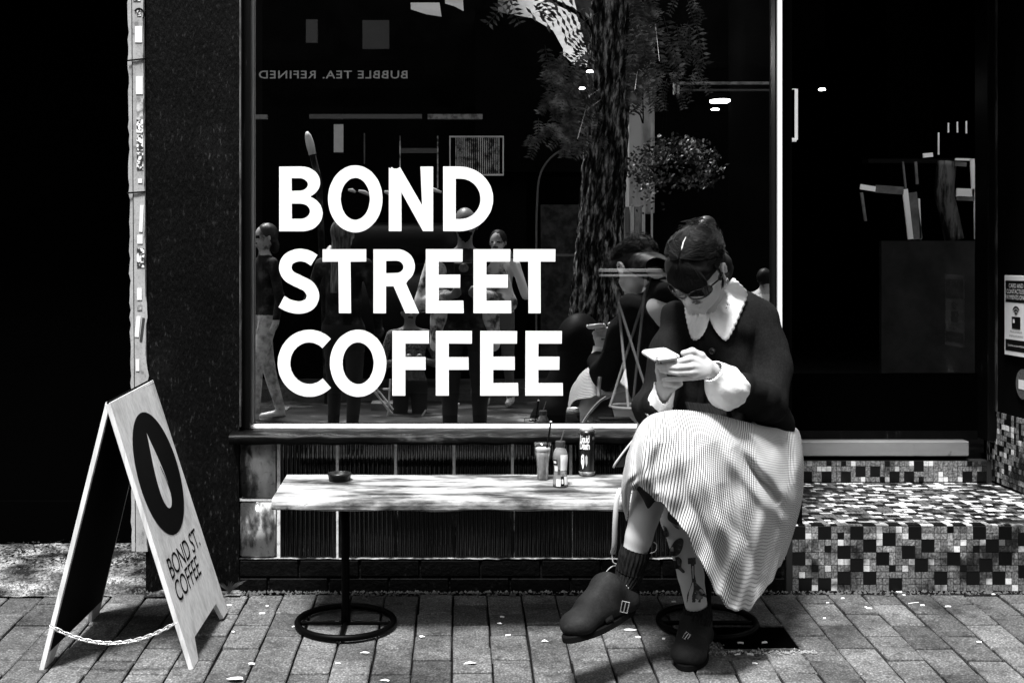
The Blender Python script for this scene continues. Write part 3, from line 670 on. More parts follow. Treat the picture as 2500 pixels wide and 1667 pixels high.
# chain
A_ = fL(.02, .80, -.004); B_ = fR(.02, .80, -.008); A_ = W(125, 1528, 3.55); B_ = W(428, 1520, 3.55)
N = 25
me = MB().tube([(.0085*math.cos(a)*(1 if abs(math.cos(a)) < .7 else 1)+(.0045 if math.cos(a) > 0 else -.0045), .0045*math.sin(a), 0) for a in np.linspace(0, 2*PI, 13)[:-1]], .0017, 5, closed=True).mesh('chain_link', smooth=True)
me.materials.append(M_chain)
for i in range(N):
    t = (i+.5)/N; p = A_+(B_-A_)*t; p[2] -= .052*(1-(2*t-1)**2)
    sl_ = (B_-A_)[2]+.052*4*(2*t-1)
    o = link('chain_link', me, None, ab, world=False); o.location = Vector(p)-ab.location
    o.rotation_euler = (PI/2*.9 if i % 2 else .35, -math.atan2(sl_, (B_-A_)[0])*1.0, 0)
# ---- bench
bn = thing('plank_bench', 'low bench of one weathered plank on two round pedestal feet', 'bench', (.2, -.34, gz(-.34)))
def bt(x, Y): return CZ-.698+.0568*(Y+.52)      # top of the plank follows the slope
xs = np.linspace(-.566, .975, 90); P = []
for x in xs:
    w1 = .004*math.sin(x*9)+.003*math.sin(x*31)+.0015*math.sin(x*83); e = max(0, abs(x-.2)-.755)*.6
    f0 = -.520+w1+e; b0 = -.160
    P.append([(x, f0+.004, bt(x, f0)-.031+.002*math.sin(x*22)), (x, f0-.001, bt(x, f0)-.026), (x, f0-.002, bt(x, f0)-.014), (x, f0+.001, bt(x, f0)-.004), (x, f0+.006, bt(x, f0))]+
             [(x, y, bt(x, y)+.0012*math.sin(y*60+x*5)*math.sin(x*7)) for y in np.linspace(f0+.02, b0-.01, 9)]+[(x, b0, bt(x, b0)-.005), (x, b0, bt(x, b0)-.030)])
mb = MB().grid(P, wrap=True); n = len(P[0]); mb.f += [tuple(range(n)), tuple((len(xs)-1)*n+i for i in range(n))[::-1]]
link('plank', mb.mesh('plank'), M_bench, bn)
for px in (-.36, .77):
    c = Vector((px, -.335, gz(-.335)))
    link('pole', MB().tube([(px, -.36, bt(0, -.36)-.036), (px, -.345, .25), (px, -.338, .05), (px, -.335, gz(-.335)+.012)], [.0135, .013, .0125, .015], 14).mesh('pole', smooth=True), M_iron, bn)
    link('mounting_plate', MB().box((px-.07, -.43, bt(0, -.36)-.042), (px+.07, -.27, bt(0, -.36)-.034)).mesh('mounting_plate'), M_iron, bn)
    rg = [(px+.150*math.cos(a), -.335+.150*math.sin(a), gz(-.335+.15*math.sin(a))+.014) for a in np.linspace(0, 2*PI, 49)[:-1]]
    ro = link('base_ring', MB().tube(rg, .0100, 10, closed=True).mesh('base_ring', smooth=True), M_iron, bn)
    link('base_plate', MB().tube([(px-.148, -.335, gz(-.335)+.010), (px+.148, -.335, gz(-.335)+.010)], .007, 8).tube([(px, -.483, gz(-.48)+.010), (px, -.187, gz(-.19)+.010)], .007, 8).mesh('base_plate'), M_iron, bn)
# ---- things on the bench
def onb(x, y):      # the bench-top place seen at x, y
    for _ in range(1): Z = 3.9
    for _ in range(12):
        p = W(x, y, Z); z = bt(0, p[1]); Z = (CZ-z)*FP/(y-VY)
    return W(x, y, Z)
p = onb(829, 1172)
at = thing('ashtray', 'small round black plastic ashtray on the bench', 'ashtray', tuple(p))
R = .0365
mb = MB().lathe([(R*.86, 0), (R*.95, .002), (R, .016), (R*1.04, .018), (R*1.04, .024), (R*.9, .024), (R*.84, .01), (.001, .008)], p, 30)
link('bowl', mb.mesh('bowl', smooth=True), mat('ashtray_plastic', .006, .35, .4), at)
p = onb(1337+0, 1172); p = onb(1325, 1170)
gt = thing('iced_coffee_glass', 'tall tapered glass of iced milky coffee with a black straw', 'drink', tuple(p))
prof = [(.0155, 0), (.017, .004), (.019, .03), (.0235, .07), (.027, .105), (.0275, .118)]
M_cg = bpy.data.materials.new('clear_glass'); M_cg.use_nodes = True; t_ = M_cg.node_tree; t_.nodes.clear()
o_ = t_.nodes.new('ShaderNodeOutputMaterial'); m_ = t_.nodes.new('ShaderNodeMixShader'); g_ = t_.nodes.new('ShaderNodeBsdfGlossy'); r_ = t_.nodes.new('ShaderNodeBsdfTransparent'); l_ = t_.nodes.new('ShaderNodeLayerWeight')
l_.inputs[0].default_value = .35; g_.inputs['Roughness'].default_value = .03; r_.inputs['Color'].default_value = (.8, .8, .8, 1)
t_.links.new(l_.outputs['Facing'], m_.inputs[0]); t_.links.new(r_.outputs[0], m_.inputs[1]); t_.links.new(g_.outputs[0], m_.inputs[2]); t_.links.new(m_.outputs[0], o_.inputs[0])
link('tumbler', MB().lathe(prof, p, 28).mesh('tumbler', smooth=True), M_cg, gt)
link('milky_coffee', MB().lathe([(.014, .003), (.0175, .03), (.022, .07), (.0245, .088)], p, 24).mesh('coffee', smooth=True), mat('milky_coffee', .34, .4, .4, [(45, (1, 1, .5), [(.35, .6), (.65, 1.7)])]), gt)
link('milk_foam', MB().lathe([(.0245, .088), (.0250, .100), (.022, .102)], p, 24).mesh('foam', smooth=True), mat('milk_foam', .7, .7, .2), gt)
link('straw', MB().tube([Vector(p)+Vector((.005, -.01, .05)), Vector(p)+Vector((.026, 0, .183))], .0030, 8).mesh('straw'), M_ink, gt)
link('straw_tip', MB().tube([Vector(p)+Vector((.026, 0, .183)), Vector(p)+Vector((.0268, 0, .187))], .0036, 8).mesh('straw_tip'), mat('straw_tip_white', .8), gt)
p = onb(1368, 1187)
bo = thing('juice_bottle', 'small capped bottle with patchy pale labels and a thin straw', 'bottle', tuple(p))
prof = [(.0205, 0), (.0235, .003), (.0235, .012), (.0215, .03), (.0195, .05), (.021, .07), (.0232, .085), (.0232, .098), (.0195, .112), (.0145, .12), (.0135, .126)]
link('bottle_body', MB().lathe(prof, p, 28).mesh('bottle_body', smooth=True), mat('juice_grey', .16, .12, .6, [(22, I3, [(.3, .6), (.7, 1.5)])]), bo)
link('cap', MB().lathe([(.0145, .125), (.0155, .126), (.0155, .139), (.0145, .1415)], p, 24).mesh('cap', smooth=False), mat('grey_cap', .035, .4, .5), bo)
link('straw', MB().tube([Vector(p)+Vector((.001, 0, .14)), Vector(p)+Vector((.0125, -.004, .176))], .0020, 8).mesh('straw'), mat('dark_straw', .09, .3), bo)
def wrap(prof_fn, a0, a1, z0, z1, m, nm, par, c, r_off=.0006, n=8):
    A = [[(c[0]+(prof_fn(z)+r_off)*math.sin(a), c[1]-(prof_fn(z)+r_off)*math.cos(a), c[2]+z) for a in np.linspace(a0, a1, n)] for z in np.linspace(z0, z1, 6)]
    return link(nm, MB().grid(A).mesh(nm, smooth=True), m, par)
pf = lambda z: float(np.interp(z, [a[1] for a in prof], [a[0] for a in prof]))
Mlw, Mlg, Mlk = mat('label_white', .78, .5, .3), mat('label_grey', .22, .5, .3, [(150, I3, [(.4, .5), (.6, 1.5)])]), M_ink
wrap(pf, -.05, 1.3, .052, .101, Mlw, 'label_patch', bo, p); wrap(pf, 0, 1.1, .036, .051, Mlg, 'label_patch', bo, p)
wrap(pf, -.65, -.05, .004, .026, Mlw, 'label_patch', bo, p); wrap(pf, 0, .45, .006, .034, Mlk, 'label_patch', bo, p); wrap(pf, .5, 1.2, .008, .034, Mlw, 'label_patch', bo, p)
wrap(pf, -1.3, -.5, .070, .086, Mlk, 'label_patch', bo, p); wrap(pf, -1.15, -.65, .074, .082, Mlw, 'label_patch', bo, p, .0012); wrap(pf, -1.1, -.5, .050, .066, Mlw, 'label_patch', bo, p); wrap(pf, -.5, -.1, .04, .056, mat('label_dark', .03), 'label_patch', bo, p); wrap(pf, .1, .32, .012, .026, Mlw, 'label_patch', bo, p, .0012)
p = onb(1433, 1160)
cn = thing('drinks_can', 'tall black drinks can with white gothic lettering and skull print', 'can', tuple(p))
prof = [(.021, 0), (.0255, .006), (.0265, .012), (.0265, .138), (.0255, .146), (.0215, .155), (.0205, .158), (.0205, .161), (.0195, .161), (.018, .158), (.001, .1575)]
link('can_body', MB().lathe(prof[:5], p, 32).mesh('can_body', smooth=True), mat('black_can', .006, .25, .6), cn)
link('can_top', MB().lathe(prof[4:], p, 32).mesh('can_top', smooth=True), mat('bright_aluminium', .85, .3, .5, metal=.5), cn)
link('can_foot', MB().lathe([(.021, 0), (.0258, .006), (.0268, .0125), (.0268, .014)], p, 32).mesh('can_foot', smooth=True), mat('worn_aluminium', .4, .35, .5, [(60, I3, [(.35, .2), (.6, 1.2)])], metal=.3), cn)
def canmap(u, v, rr=.0272): return (p[0]+rr*math.sin(u/.0265-.42), p[1]-rr*math.cos(u/.0265-.42), p[2]+v)
M_cw = mat('can_print', .85, .5, .3)
for s_, v, sz in (('Liquid', .110, .0265), ('Death', .088, .0265)):
    me = text_mesh(s_, 'lettering', sz, space=.85, bold=.0004); link('lettering', map_mesh(me, lambda x, y, z: canmap(x*.62, v+y*1.25)), M_cw, cn)
for s_, v in (('GOLD TEA', .077),):
    me = text_mesh('SEV 12', 'lettering', .006); 
sk = [(-.011, .066), (-.006, .072), (-.001, .070), (.000, .045), (-.003, .028), (-.006, .024), (-.008, .034), (-.012, .045)]
me = curve_mesh([sk, [(-.009, .058), (-.006, .062), (-.004, .057), (-.007, .053)]], 'skull_print'); link('skull_print', map_mesh(me, lambda x, y, z: canmap(x, y)), M_cw, cn)
sk = [(.003, .064), (.007, .070), (.010, .064), (.010, .045), (.007, .032), (.004, .044)]
link('skull_print', map_mesh(curve_mesh([sk], 'skull_print'), lambda x, y, z: canmap(x, y)), mat('can_print_grey', .4), cn)
me = curve_mesh([[(.027+a, .118+b) for a, b in ((0, 0), (.009, 0), (.009, .010), (0, .010))]], 'small_print'); link('small_print', map_mesh(me, lambda x, y, z: canmap(x, y)), mat('can_small_print', .2, .5, .3, [(300, I3, [(.45, .1), (.55, 1)])]), cn)
# ---- litter
lit = [(1030, 1558, 1), (890, 1597, 2), (940, 1665, 2), (1220, 1526, 1), (1240, 1553, 0), (1330, 1568, 1), (1226, 1508, 0), (718, 1532, 0), (615, 1623, 0), (825, 1622, 0), (1148, 1622, 3), (1537, 1541, 4), (1558, 1558, 0), (1620, 1562, 0), (1866, 1571, 0), (1832, 1600, 0), (1843, 1622, 0), (1808, 1572, 0), (2012, 1512, 0), (2113, 1485, 0), (2122, 1488, 0), (2252, 1480, 0), (2314, 1483, 0), (2230, 1474, 5), (2057, 1463, 0), (2020, 1474, 0), (2195, 1448, 0), (2206, 1455, 0), (2425, 1453, 0), (2390, 1570, 0), (1645, 1471, 0), (570, 1545, 0), (640, 1500, 0), (652, 1482, 0), (1795, 1592, 5), (575, 1660, 6), (560, 1480, 0), (1800, 1600, 0)]
for i, (x, y, t) in enumerate(lit):
    Z = 4149/(y-475); q_ = W(x, y, Z); q_[2] = gz(q_[1])+.004; a = rnd.uniform(-.5, .5)
    if t in (0, 5):
        l = rnd.uniform(.004, .0095) if t == 0 else .022; r = rnd.uniform(.0024, .0036) if t == 0 else .0013
        me = MB().tube([(q_[0]-l*math.cos(a), q_[1]-l*math.sin(a), q_[2]), (q_[0], q_[1], q_[2]+.0008), (q_[0]+l*math.cos(a), q_[1]+l*math.sin(a), q_[2])], r, 7).mesh('cigarette_butt')
        o = link('cigarette_butt', me, M_butt); wh = ('on the pavers below the mosaic step' if x > 2000 else 'around the black drain hatch' if x > 1750 else 'on the pavers around the two clogs' if x > 1450 else 'on the pavers in front of the plank bench' if x > 700 else 'on the pavers just right of the sandwich board'); tag(o, 'small white cigarette butt lying '+wh, 'cigarette butt', 'cigarette butts '+wh)
    else:
        s = {1: .011, 2: .016, 3: .02, 4: .022, 6: .03}[t]; n = 9
        vs = [(q_[0]+s*rnd.uniform(.6, 1.1)*math.cos(k*6.28/n), q_[1]+s*(.5 if t != 2 else .25)*rnd.uniform(.6, 1.1)*math.sin(k*6.28/n), q_[2]+rnd.uniform(-.001, .004)) for k in range(n)]+[(q_[0], q_[1], q_[2]+.006)]
        o = link('paper_scrap', MB().add(vs, [(k, (k+1) % n, n) for k in range(n)]+[tuple(range(n))[::-1]]).mesh('paper_scrap'), M_butt)
        lb_ = {(1030, 1558): 'crumpled white paper scrap in front of the left bench foot', (890, 1597): 'flat white paper strip on a paver below the bench', (940, 1665): 'white paper scrap at the very bottom edge of the footpath', (1220, 1526): 'small white scrap in the shade under the middle of the bench',
               (1330, 1568): 'white scrap on the paver just left of the raised clog', (1148, 1622): 'thin curled pale fibre on the pavers in front of the bench', (1537, 1541): 'large crumpled white scrap between the two clogs', (575, 1660): 'pale torn paper scrap right of the sandwich board feet'}[(x, y)]
        tag(o, lb_, 'litter')
# ---- weeds by the pilaster foot
def weed(x, y, Z, n, h, label):
    c = W(x, y, Z); mb = MB()
    for i in range(n):
        a = rnd.uniform(0, 6.28); l = h*rnd.uniform(.5, 1); d = Vector((math.cos(a)*.55, -abs(math.sin(a))*.35, 1)).normalized()
        pts = [Vector(c)+d*l*t+Vector((math.cos(a), 0, -.6))*l*.4*t*t for t in (0, .35, .7, 1)]
        s = Vector((-d.z, 0, d.x))*(.0005+.02*h)
        vs = []
        for k_, q2 in enumerate(pts): w_ = (.4, 1, .8, .05)[k_]; vs += [q2-s*w_, q2+s*w_]
        mb.add(vs, [(0, 1, 3, 2), (2, 3, 5, 4), (4, 5, 7, 6)])
    r = thing('weed', label, 'weed', tuple(c)); link('leaf', mb.mesh('leaf'), M_weed, r)
weed(560, 1447, 4.24, 46, .07, 'straggly weed at the foot of the pilaster by the glazed tiles')
#weed(532, 1340, 4.26, 22, .03, 'small leafy weed on the render just right of the sandwich board')
weed(365, 1425, 4.3, 40, .05, 'broad weed clump under the sandwich board at the wall base')
#weed(562, 1040, 4.26, 14, .022, 'dead sprig caught at the left end of the window sill')
# ---- pale wire stand on the display ledge, lit by added point lights
bt_ = thing('wire_stand', 'pale wire display stand with round top and crossing legs inside the window', 'stand', (.66, .62, .552))
Mp = mat('pale_painted_steel', .88, .4, .4)
def lz(r, z0, z1): return MB().lathe([(r*.97, z0), (r, z0+.001), (r, z1-.001), (r*.97, z1)], (.66, .62, 0), 36)
rt_, rb_ = .124, .080
link('stand_top', lz(rt_, 1.082, 1.094).mesh('stand_top'), Mp, bt_); link('stand_rim', lz(rt_*.99, 1.064, 1.073).mesh('stand_rim'), Mp, bt_)
link('base_ring', MB().tube([(.66+rb_*math.cos(a), .62+rb_*math.sin(a), .560) for a in np.linspace(0, 2*PI, 33)[:-1]], .006, 8, closed=True).mesh('base_ring', smooth=True), Mp, bt_)
for i in range(4):
    a = i*PI/2+.5; b = a+2.4
    link('leg', MB().tube([(.66+rt_*.8*math.cos(a), .62+rt_*.8*math.sin(a), 1.07), (.66+rb_*math.cos(b), .62+rb_*math.sin(b), .560)], .0055, 6).mesh('leg'), Mp, bt_)
for (lx, ly, lz_, e) in ((.85, .75, 1.95, 10), (.40, .45, 1.95, 5), (2.2, 1.35, 2.3, 9)):
    ld = bpy.data.lights.new('added_fill_light', 'POINT'); ld.energy = e; ld.shadow_soft_size = .05; lo = bpy.data.objects.new('added_fill_light', ld); COL.objects.link(lo); lo.location = (lx, ly, lz_)  # added point lights brighten the stand and door fittings, apart from the modelled lamps
M_lamp = mat('lit_lamp', .8, .5, .3, emit=14)
def lamp(x, y, Z, rx, rz, label, ry=None):
    c = W(x, y, Z); s_ = Z/FP
    t = thing('ceiling_lamp', label, 'lamp', tuple(c))
    link('lamp_disc', MB().lathe([(rx*s_, 0), (rx*s_, rz*s_*.8), (rx*s_*.8, rz*s_)], tuple(c), 20).mesh('lamp_disc'), M_lamp, t)
    link('lamp_housing', MB().lathe([(rx*s_*1.1, rz*s_*1.05), (rx*s_*1.1, rz*s_*3)], tuple(c), 20).mesh('lamp_housing'), M_void, t)
lamp(1440, 177, 6.4, 8, 4.5, 'small lit downlight over the tree reflection'); lamp(1421, 218, 7.0, 7, 4, 'smaller lit downlight just below and left of its neighbour'); lamp(2007, 221, 6.4, 8, 4.5, 'lit downlight alone behind the dark door')
lamp(1760, 250, 5.2, 27, 6, 'wide lit pendant dish near the right of the window'); lamp(1746, 269, 5.6, 10, 3.5, 'small lit dish right below the wide pendant')
# pale frame edge seen past the mullion; a made-up glow keeps it bright
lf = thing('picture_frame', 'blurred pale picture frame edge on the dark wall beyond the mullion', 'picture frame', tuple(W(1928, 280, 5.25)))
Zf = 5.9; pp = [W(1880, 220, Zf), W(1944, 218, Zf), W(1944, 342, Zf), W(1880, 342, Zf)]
Mf = mat('frame_glow', .5, .5, .3, emit=.22)
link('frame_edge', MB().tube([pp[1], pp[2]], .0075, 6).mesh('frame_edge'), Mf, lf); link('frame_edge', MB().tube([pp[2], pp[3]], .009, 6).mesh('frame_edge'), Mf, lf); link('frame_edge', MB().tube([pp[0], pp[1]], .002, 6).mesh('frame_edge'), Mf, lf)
# counter with notice boards behind the door
ct = thing('serving_counter', 'dull dark counter panel seen faintly through the glazed door', 'counter', tuple(W(2270, 750, 6)))
a_, b_ = W(2152, 588, 5.5), W(2392, 910, 5.5)
link('counter_panel', MB().box((a_[0], a_[1], b_[2]), (b_[0], a_[1]+.03, a_[2])).mesh('counter_panel'), mat('dull_panel', .03, .8, .2, [(6, I3, [(.35, .5), (.7, 1.4)])]), ct)
# bottle glints on a back shelf, painted as thin near-white slivers
sh = thing('bottle_shelf', 'dark back shelf carrying a row of painted bottle glints inside the cafe', 'shelf', tuple(W(2320, 380, 6.1)))
pa, pb = W(2120, 388, 6.1), W(2392, 388, 6.1)
link('shelf_board', MB().box((pa[0], pa[1], pa[2]-.02), (pb[0], pa[1]+.1, pa[2])).mesh('shelf_board'), M_black, sh)
for i, (x, y0, y1) in enumerate(((2292, 324, 378), (2316, 300, 324), (2338, 298, 324), (2360, 296, 326), (2384, 294, 342))):
    g0, g1 = W(x, y0, 6.05), W(x, y1, 6.05)
    o = link('bottle', MB().tube([g1, g0], [.003, .0015], 6).mesh('bottle'), mat('glint_white', .9, .3, .5)); tag(o, 'thin white sliver painting the glint of a bottle on the dark back shelf', 'bottle', 'bottle glints on the back shelf')
# ================================================================ THE SEATED WOMAN
def V3(a): return Vector([float(t) for t in a])
wc = W(1800, 1215, 3.92)
wm = thing('person', 'seated woman in dark cardigan, white scalloped collar, striped skirt and clogs, looking at a phone', 'person', tuple(wc))
# head frame
Hc = W(1700, 662, 3.72)
f = np.array([-.36, -.60, -.72]); f /= np.linalg.norm(f)
u0 = np.array([-.34, -.70, .62]); u = u0-f*(u0@f); u /= np.linalg.norm(u); r = np.cross(f, u)   # r: her left
if r[0] < 0: r = -r
RH = np.stack([r, f, u])
def hd(a, b, c): return Hc+r*a+f*b+u*c
hipA, kneeA, ankA = W(1800, 1140, 3.85), W(1628, 1062, 3.50), W(1534, 1405, 3.545)
hipB, kneeB, ankB = W(1780, 1150, 3.88), W(1640, 1150, 3.60), W(1704, 1500, 3.70)
B = SDF((.38, -1.02, -.06), (1.16, .02, 1.36), .0032)
k = .02
# trunk, hidden under the clothes but one body with the rest
B.cone(W(1790, 1130, 3.9), .115, W(1755, 900, 3.88), .10, k, flat=((0, 1, 0), .8)); B.cone(W(1755, 900, 3.88), .10, W(1745, 800, 3.88), .095, k)
B.cone(W(1665, 790, 3.86), .045, W(1855, 800, 3.90), .045, .03); B.cone(W(1746, 775, 3.88), .056, W(1742, 705, 3.83), .044, .02)
B.cone(W(1742, 705, 3.83), .044, hd(.0, -.045, -.05), .05, .02)
# head
B.ell(hd(0, -.015, .025), (.073, .092, .083), RH, .01)
B.ell(hd(0, .02, -.045), (.056, .068, .062), RH, .02)
B.cone(hd(.035, .02, -.075), .024, hd(.006, .068, -.095), .020, .02); B.cone(hd(-.035, .02, -.075), .024, hd(-.006, .068, -.095), .020, .02)
B.ell(hd(0, .075, -.098), (.020, .016, .016), RH, .015)            # chin
B.cone(hd(0, .082, .012), .009, hd(0, .104, -.024), .011, .008); B.ell(hd(.010, .095, -.028), (.009, .009, .007), RH, .005); B.ell(hd(-.010, .095, -.028), (.009, .009, .007), RH, .005)
B.cone(hd(-.03, .072, .026), .012, hd(.03, .072, .026), .012, .012)  # brow
B.cone(hd(.045, .05, -.02), .018, hd(.03, .07, -.03), .014, .015); B.cone(hd(-.045, .05, -.02), .018, hd(-.03, .07, -.03), .014, .015)
B.cone(hd(-.018, .083, -.055), .006, hd(.018, .083, -.055), .006, .004); B.cone(hd(-.014, .083, -.066), .0065, hd(.014, .083, -.066), .0065, .004)
B.cone(hd(-.022, .092, -.0605), .003, hd(.022, .092, -.0605), .003, 0, cut=True)
for sx in (1, -1):
    e = [hd(sx*(.074+.010*abs(math.sin(t))), -.018-.016*math.cos(t)*1.0, .004+.026*math.sin(t*1.0)-.004) for t in np.linspace(-1.4, 4.2, 9)]
    B.chain([hd(sx*.080, -.010+.014*math.cos(t), -.006+.027*math.sin(t)) for t in np.linspace(-.9, 3.6, 8)], [.0055]*8, .003)
    B.ell(hd(sx*.074, -.008, -.008), (.006, .012, .020), RH, .004); B.ell(hd(sx*.078, -.004, -.032), (.006, .008, .010), RH, .004)
# legs
def leg(h_, k_, a_, toe):
    d = a_-k_
    back = np.array([0, .012, 0])
    B.cone(h_, .082, k_, .056, .02)
    B.cone(k_, .052, k_+d*.32+back, .054, .015); B.cone(k_+d*.32+back, .054, k_+d*.72, .037, .015); B.cone(k_+d*.72, .037, a_, .031, .01)
    B.cone(a_, .029, a_+(toe-a_)*.18-np.array([0, 0, .035]), .022, .006); B.cone(a_+(toe-a_)*.18-np.array([0, 0, .04]), .018, a_+(toe-a_)*.7-np.array([0, 0, .02]), .012, .004)
toeA, toeB = W(1400, 1535, 3.40), W(1680, 1612, 3.56)
leg(hipA, kneeA, ankA, toeA); leg(hipB, kneeB, ankB, toeB)
# arms inside the sleeves
wrL = W(1748, 905, 3.53); wrR = W(1620, 962, 3.555)
elL, elR = W(1870, 985, 3.78), W(1600, 1000, 3.74)
B.cone(W(1858, 800, 3.92), .036, elL, .030, .02); B.cone(elL, .030, wrL, .0235, .02)
B.cone(W(1665, 790, 3.86), .042, elR, .036, .02); wr0 = W(1618, 1000, 3.59); B.cone(elR, .036, wr0, .026, .02); B.cone(wr0, .026, wrR, .021, .02)
# her left hand (palm towards her, back of the hand to the street)
Zh = 3.49
B.cone(wrL, .0235, W(1722, 900, 3.505), .026, .012, flat=((0, 1, 0), .75))
for y, z_ in ((877, 0), (893, -.004), (908, -.003), (921, .003)):
    B.cone(W(1724, 902+(y-902)*.45, 3.505), .0165, W(1690, y, Zh+z_), .0095, .006)
B.chain([W(1688, 875, Zh), W(1655, 883, Zh-.012), W(1634, 882, Zh-.004), W(1619, 881.5, Zh+.006)], [.0092, .0084, .0078, .0068], .003)
B.chain([W(1689, 894, Zh-.004), W(1654, 897, Zh-.018), W(1630, 895.5, Zh-.010), W(1609, 895, Zh+.004)], [.0092, .0084, .0077, .0068], .003)
B.chain([W(1688, 909, Zh-.003), W(1655, 910, Zh-.016), W(1634, 907, Zh-.008), W(1615, 905, Zh+.004)], [.0088, .0080, .0074, .0066], .003)
B.chain([W(1683, 922, Zh+.003), W(1660, 925, Zh-.008), W(1644, 925.5, Zh-.002), W(1630, 925, Zh+.006)], [.0078, .0070, .0064, .0058], .003)
B.chain([W(1728, 890, 3.51), W(1712, 868, 3.50), W(1690, 857, 3.495), W(1668, 862, 3.49)], [.014, .0105, .0095, .0078], .006)
# her right hand underneath, curled round the phone
Zr = 3.545
B.cone(wrR, .021, W(1626, 944, Zr), .023, .012); B.cone(W(1620, 946, Zr), .021, W(1652, 934, Zr-.005), .016, .012)
B.cone(W(1618, 938, Zr), .014, W(1616, 912, Zr), .012, .01)
for y in (926, 937):
    B.chain([W(1660, y, Zr-.02), W(1640, y+2, Zh+.012), W(1622, y+1, Zh+.016)], [.0085, .0078, .0068], .003)
B.chain([W(1612, 925, Zr), W(1607, 905, Zr-.01), W(1606, 888, Zr-.02)], [.0100, .0085, .0070], .004)
body = link('body', B.mesh('body'), M_skin, wm); del B
# ---- cardigan
C = SDF((.40, -.86, .40), (1.20, .06, 1.16), .0045)
k = .035
C.cone(W(1782, 1090, 3.92), .126, W(1755, 920, 3.88), .118, k, flat=((0, 1, 0), .85))
C.cone(W(1755, 920, 3.88), .118, W(1745, 830, 3.86), .115, k, flat=((0, 1, 0), .88))
C.cone(W(1662, 788, 3.85), .062, W(1848, 783, 3.90), .068, k); C.cone(W(1720, 760, 3.85), .055, W(1800, 765, 3.89), .062, k); C.cone(W(1735, 738, 3.93), .045, W(1800, 742, 3.94), .050, k)
C.cone(W(1742, 770, 3.86), .078, W(1738, 738, 3.83), .064, .03)
C.cone(W(1853, 800, 3.90), .070, W(1880, 900, 3.85), .067, .014); C.cone(W(1880, 900, 3.85), .066, elL+np.array([.004, 0, 0]), .060, .014); C.cone(elL, .060, W(1800, 962, 3.62), .052, .012)
C.cone(W(1652, 800, 3.85), .060, elR+np.array([-.004, 0, 0]), .052, .014); C.cone(elR, .052, W(1606, 985, 3.585), .046, .03)
C.cone(W(1885, 1010, 3.85), .05, W(1875, 1060, 3.92), .070, .03); C.cone(W(1700, 960, 3.84), .07, W(1690, 1030, 3.85), .06, .03)
def folds(X, Y, Z):
    m_ = np.clip(.5+1.4*vn(X, Y, Z, 9, 4), 0, 1)
    d = -.012*np.sin((Z*34+X*30+3.2*vn(X, Y, Z, 8, 2)))*m_
    d += -.005*np.clip(np.sin(X*38-Z*22+4*vn(X, Y, Z, 5, 3)), 0, 1)*np.clip((.95-Z)*4, 0, 1)
    d += -.0032*vn(X, Y, Z, 40, 8)
    return d
C.shift(folds)
C.cone(W(1735, 742, 3.80), .052, W(1718, 690, 3.72), .07, 0, cut=True)        # neck opening
C.cone(W(1754, 912, 3.545), .044, W(1735, 895, 3.44), .046, 0, cut=True)      # sleeve mouths
C.cone(W(1612, 985, 3.57), .034, W(1622, 940, 3.52), .040, 0, cut=True)
card = link('cardigan', C.mesh('cardigan'), M_cloth, wm); del C
dg = bpy.context.evaluated_depsgraph_get()
def bvh_of(*os_):
    vs, fs = [], []
    for o in os_:
        n = len(vs); vs += [v.co for v in o.data.vertices]; fs += [[i+n for i in p.vertices] for p in o.data.polygons]
    return BVHTree.FromPolygons(vs, fs)
bv_card = bvh_of(card); bv_body = bvh_of(body); EYE = Vector((0, CY, CZ))
def hitZ(bv, x, y, dflt):
    d = V3(W(x, y, 1.0))-EYE; h = bv.ray_cast(EYE, d.normalized())
    return (h[0]-EYE).y if h[0] is not None else dflt
# placket and button
mb = MB(); pl_ = [(1712, 830), (1716, 870), (1716, 910), (1712, 960), (1708, 1005)]
G_ = []
for x, y in pl_:
    z = hitZ(bv_card, x, y, 3.75)-.006; G_.append([W(x-9, y, z+.006), W(x-8, y, z), W(x, y, z-.002), W(x+9, y, z), W(x+10, y, z+.006)])
link('button_band', MB().grid(cat(np.array(G_), 20)).mesh('button_band', smooth=True), M_cloth, wm)
for x, y in ((1738, 857), (1733, 1000)):
    z = hitZ(bv_card, x, y, 3.75)-.004; c = W(x, y, z)
    link('button', MB().lathe([(.0095, 0), (.0105, .002), (.009, .004), (.006, .0032), (.001, .0032)], c, 18, M=Matrix.Rotation(PI/2, 4, 'X')).mesh('button', smooth=True), mat('black_button', .01, .15, .6), wm)
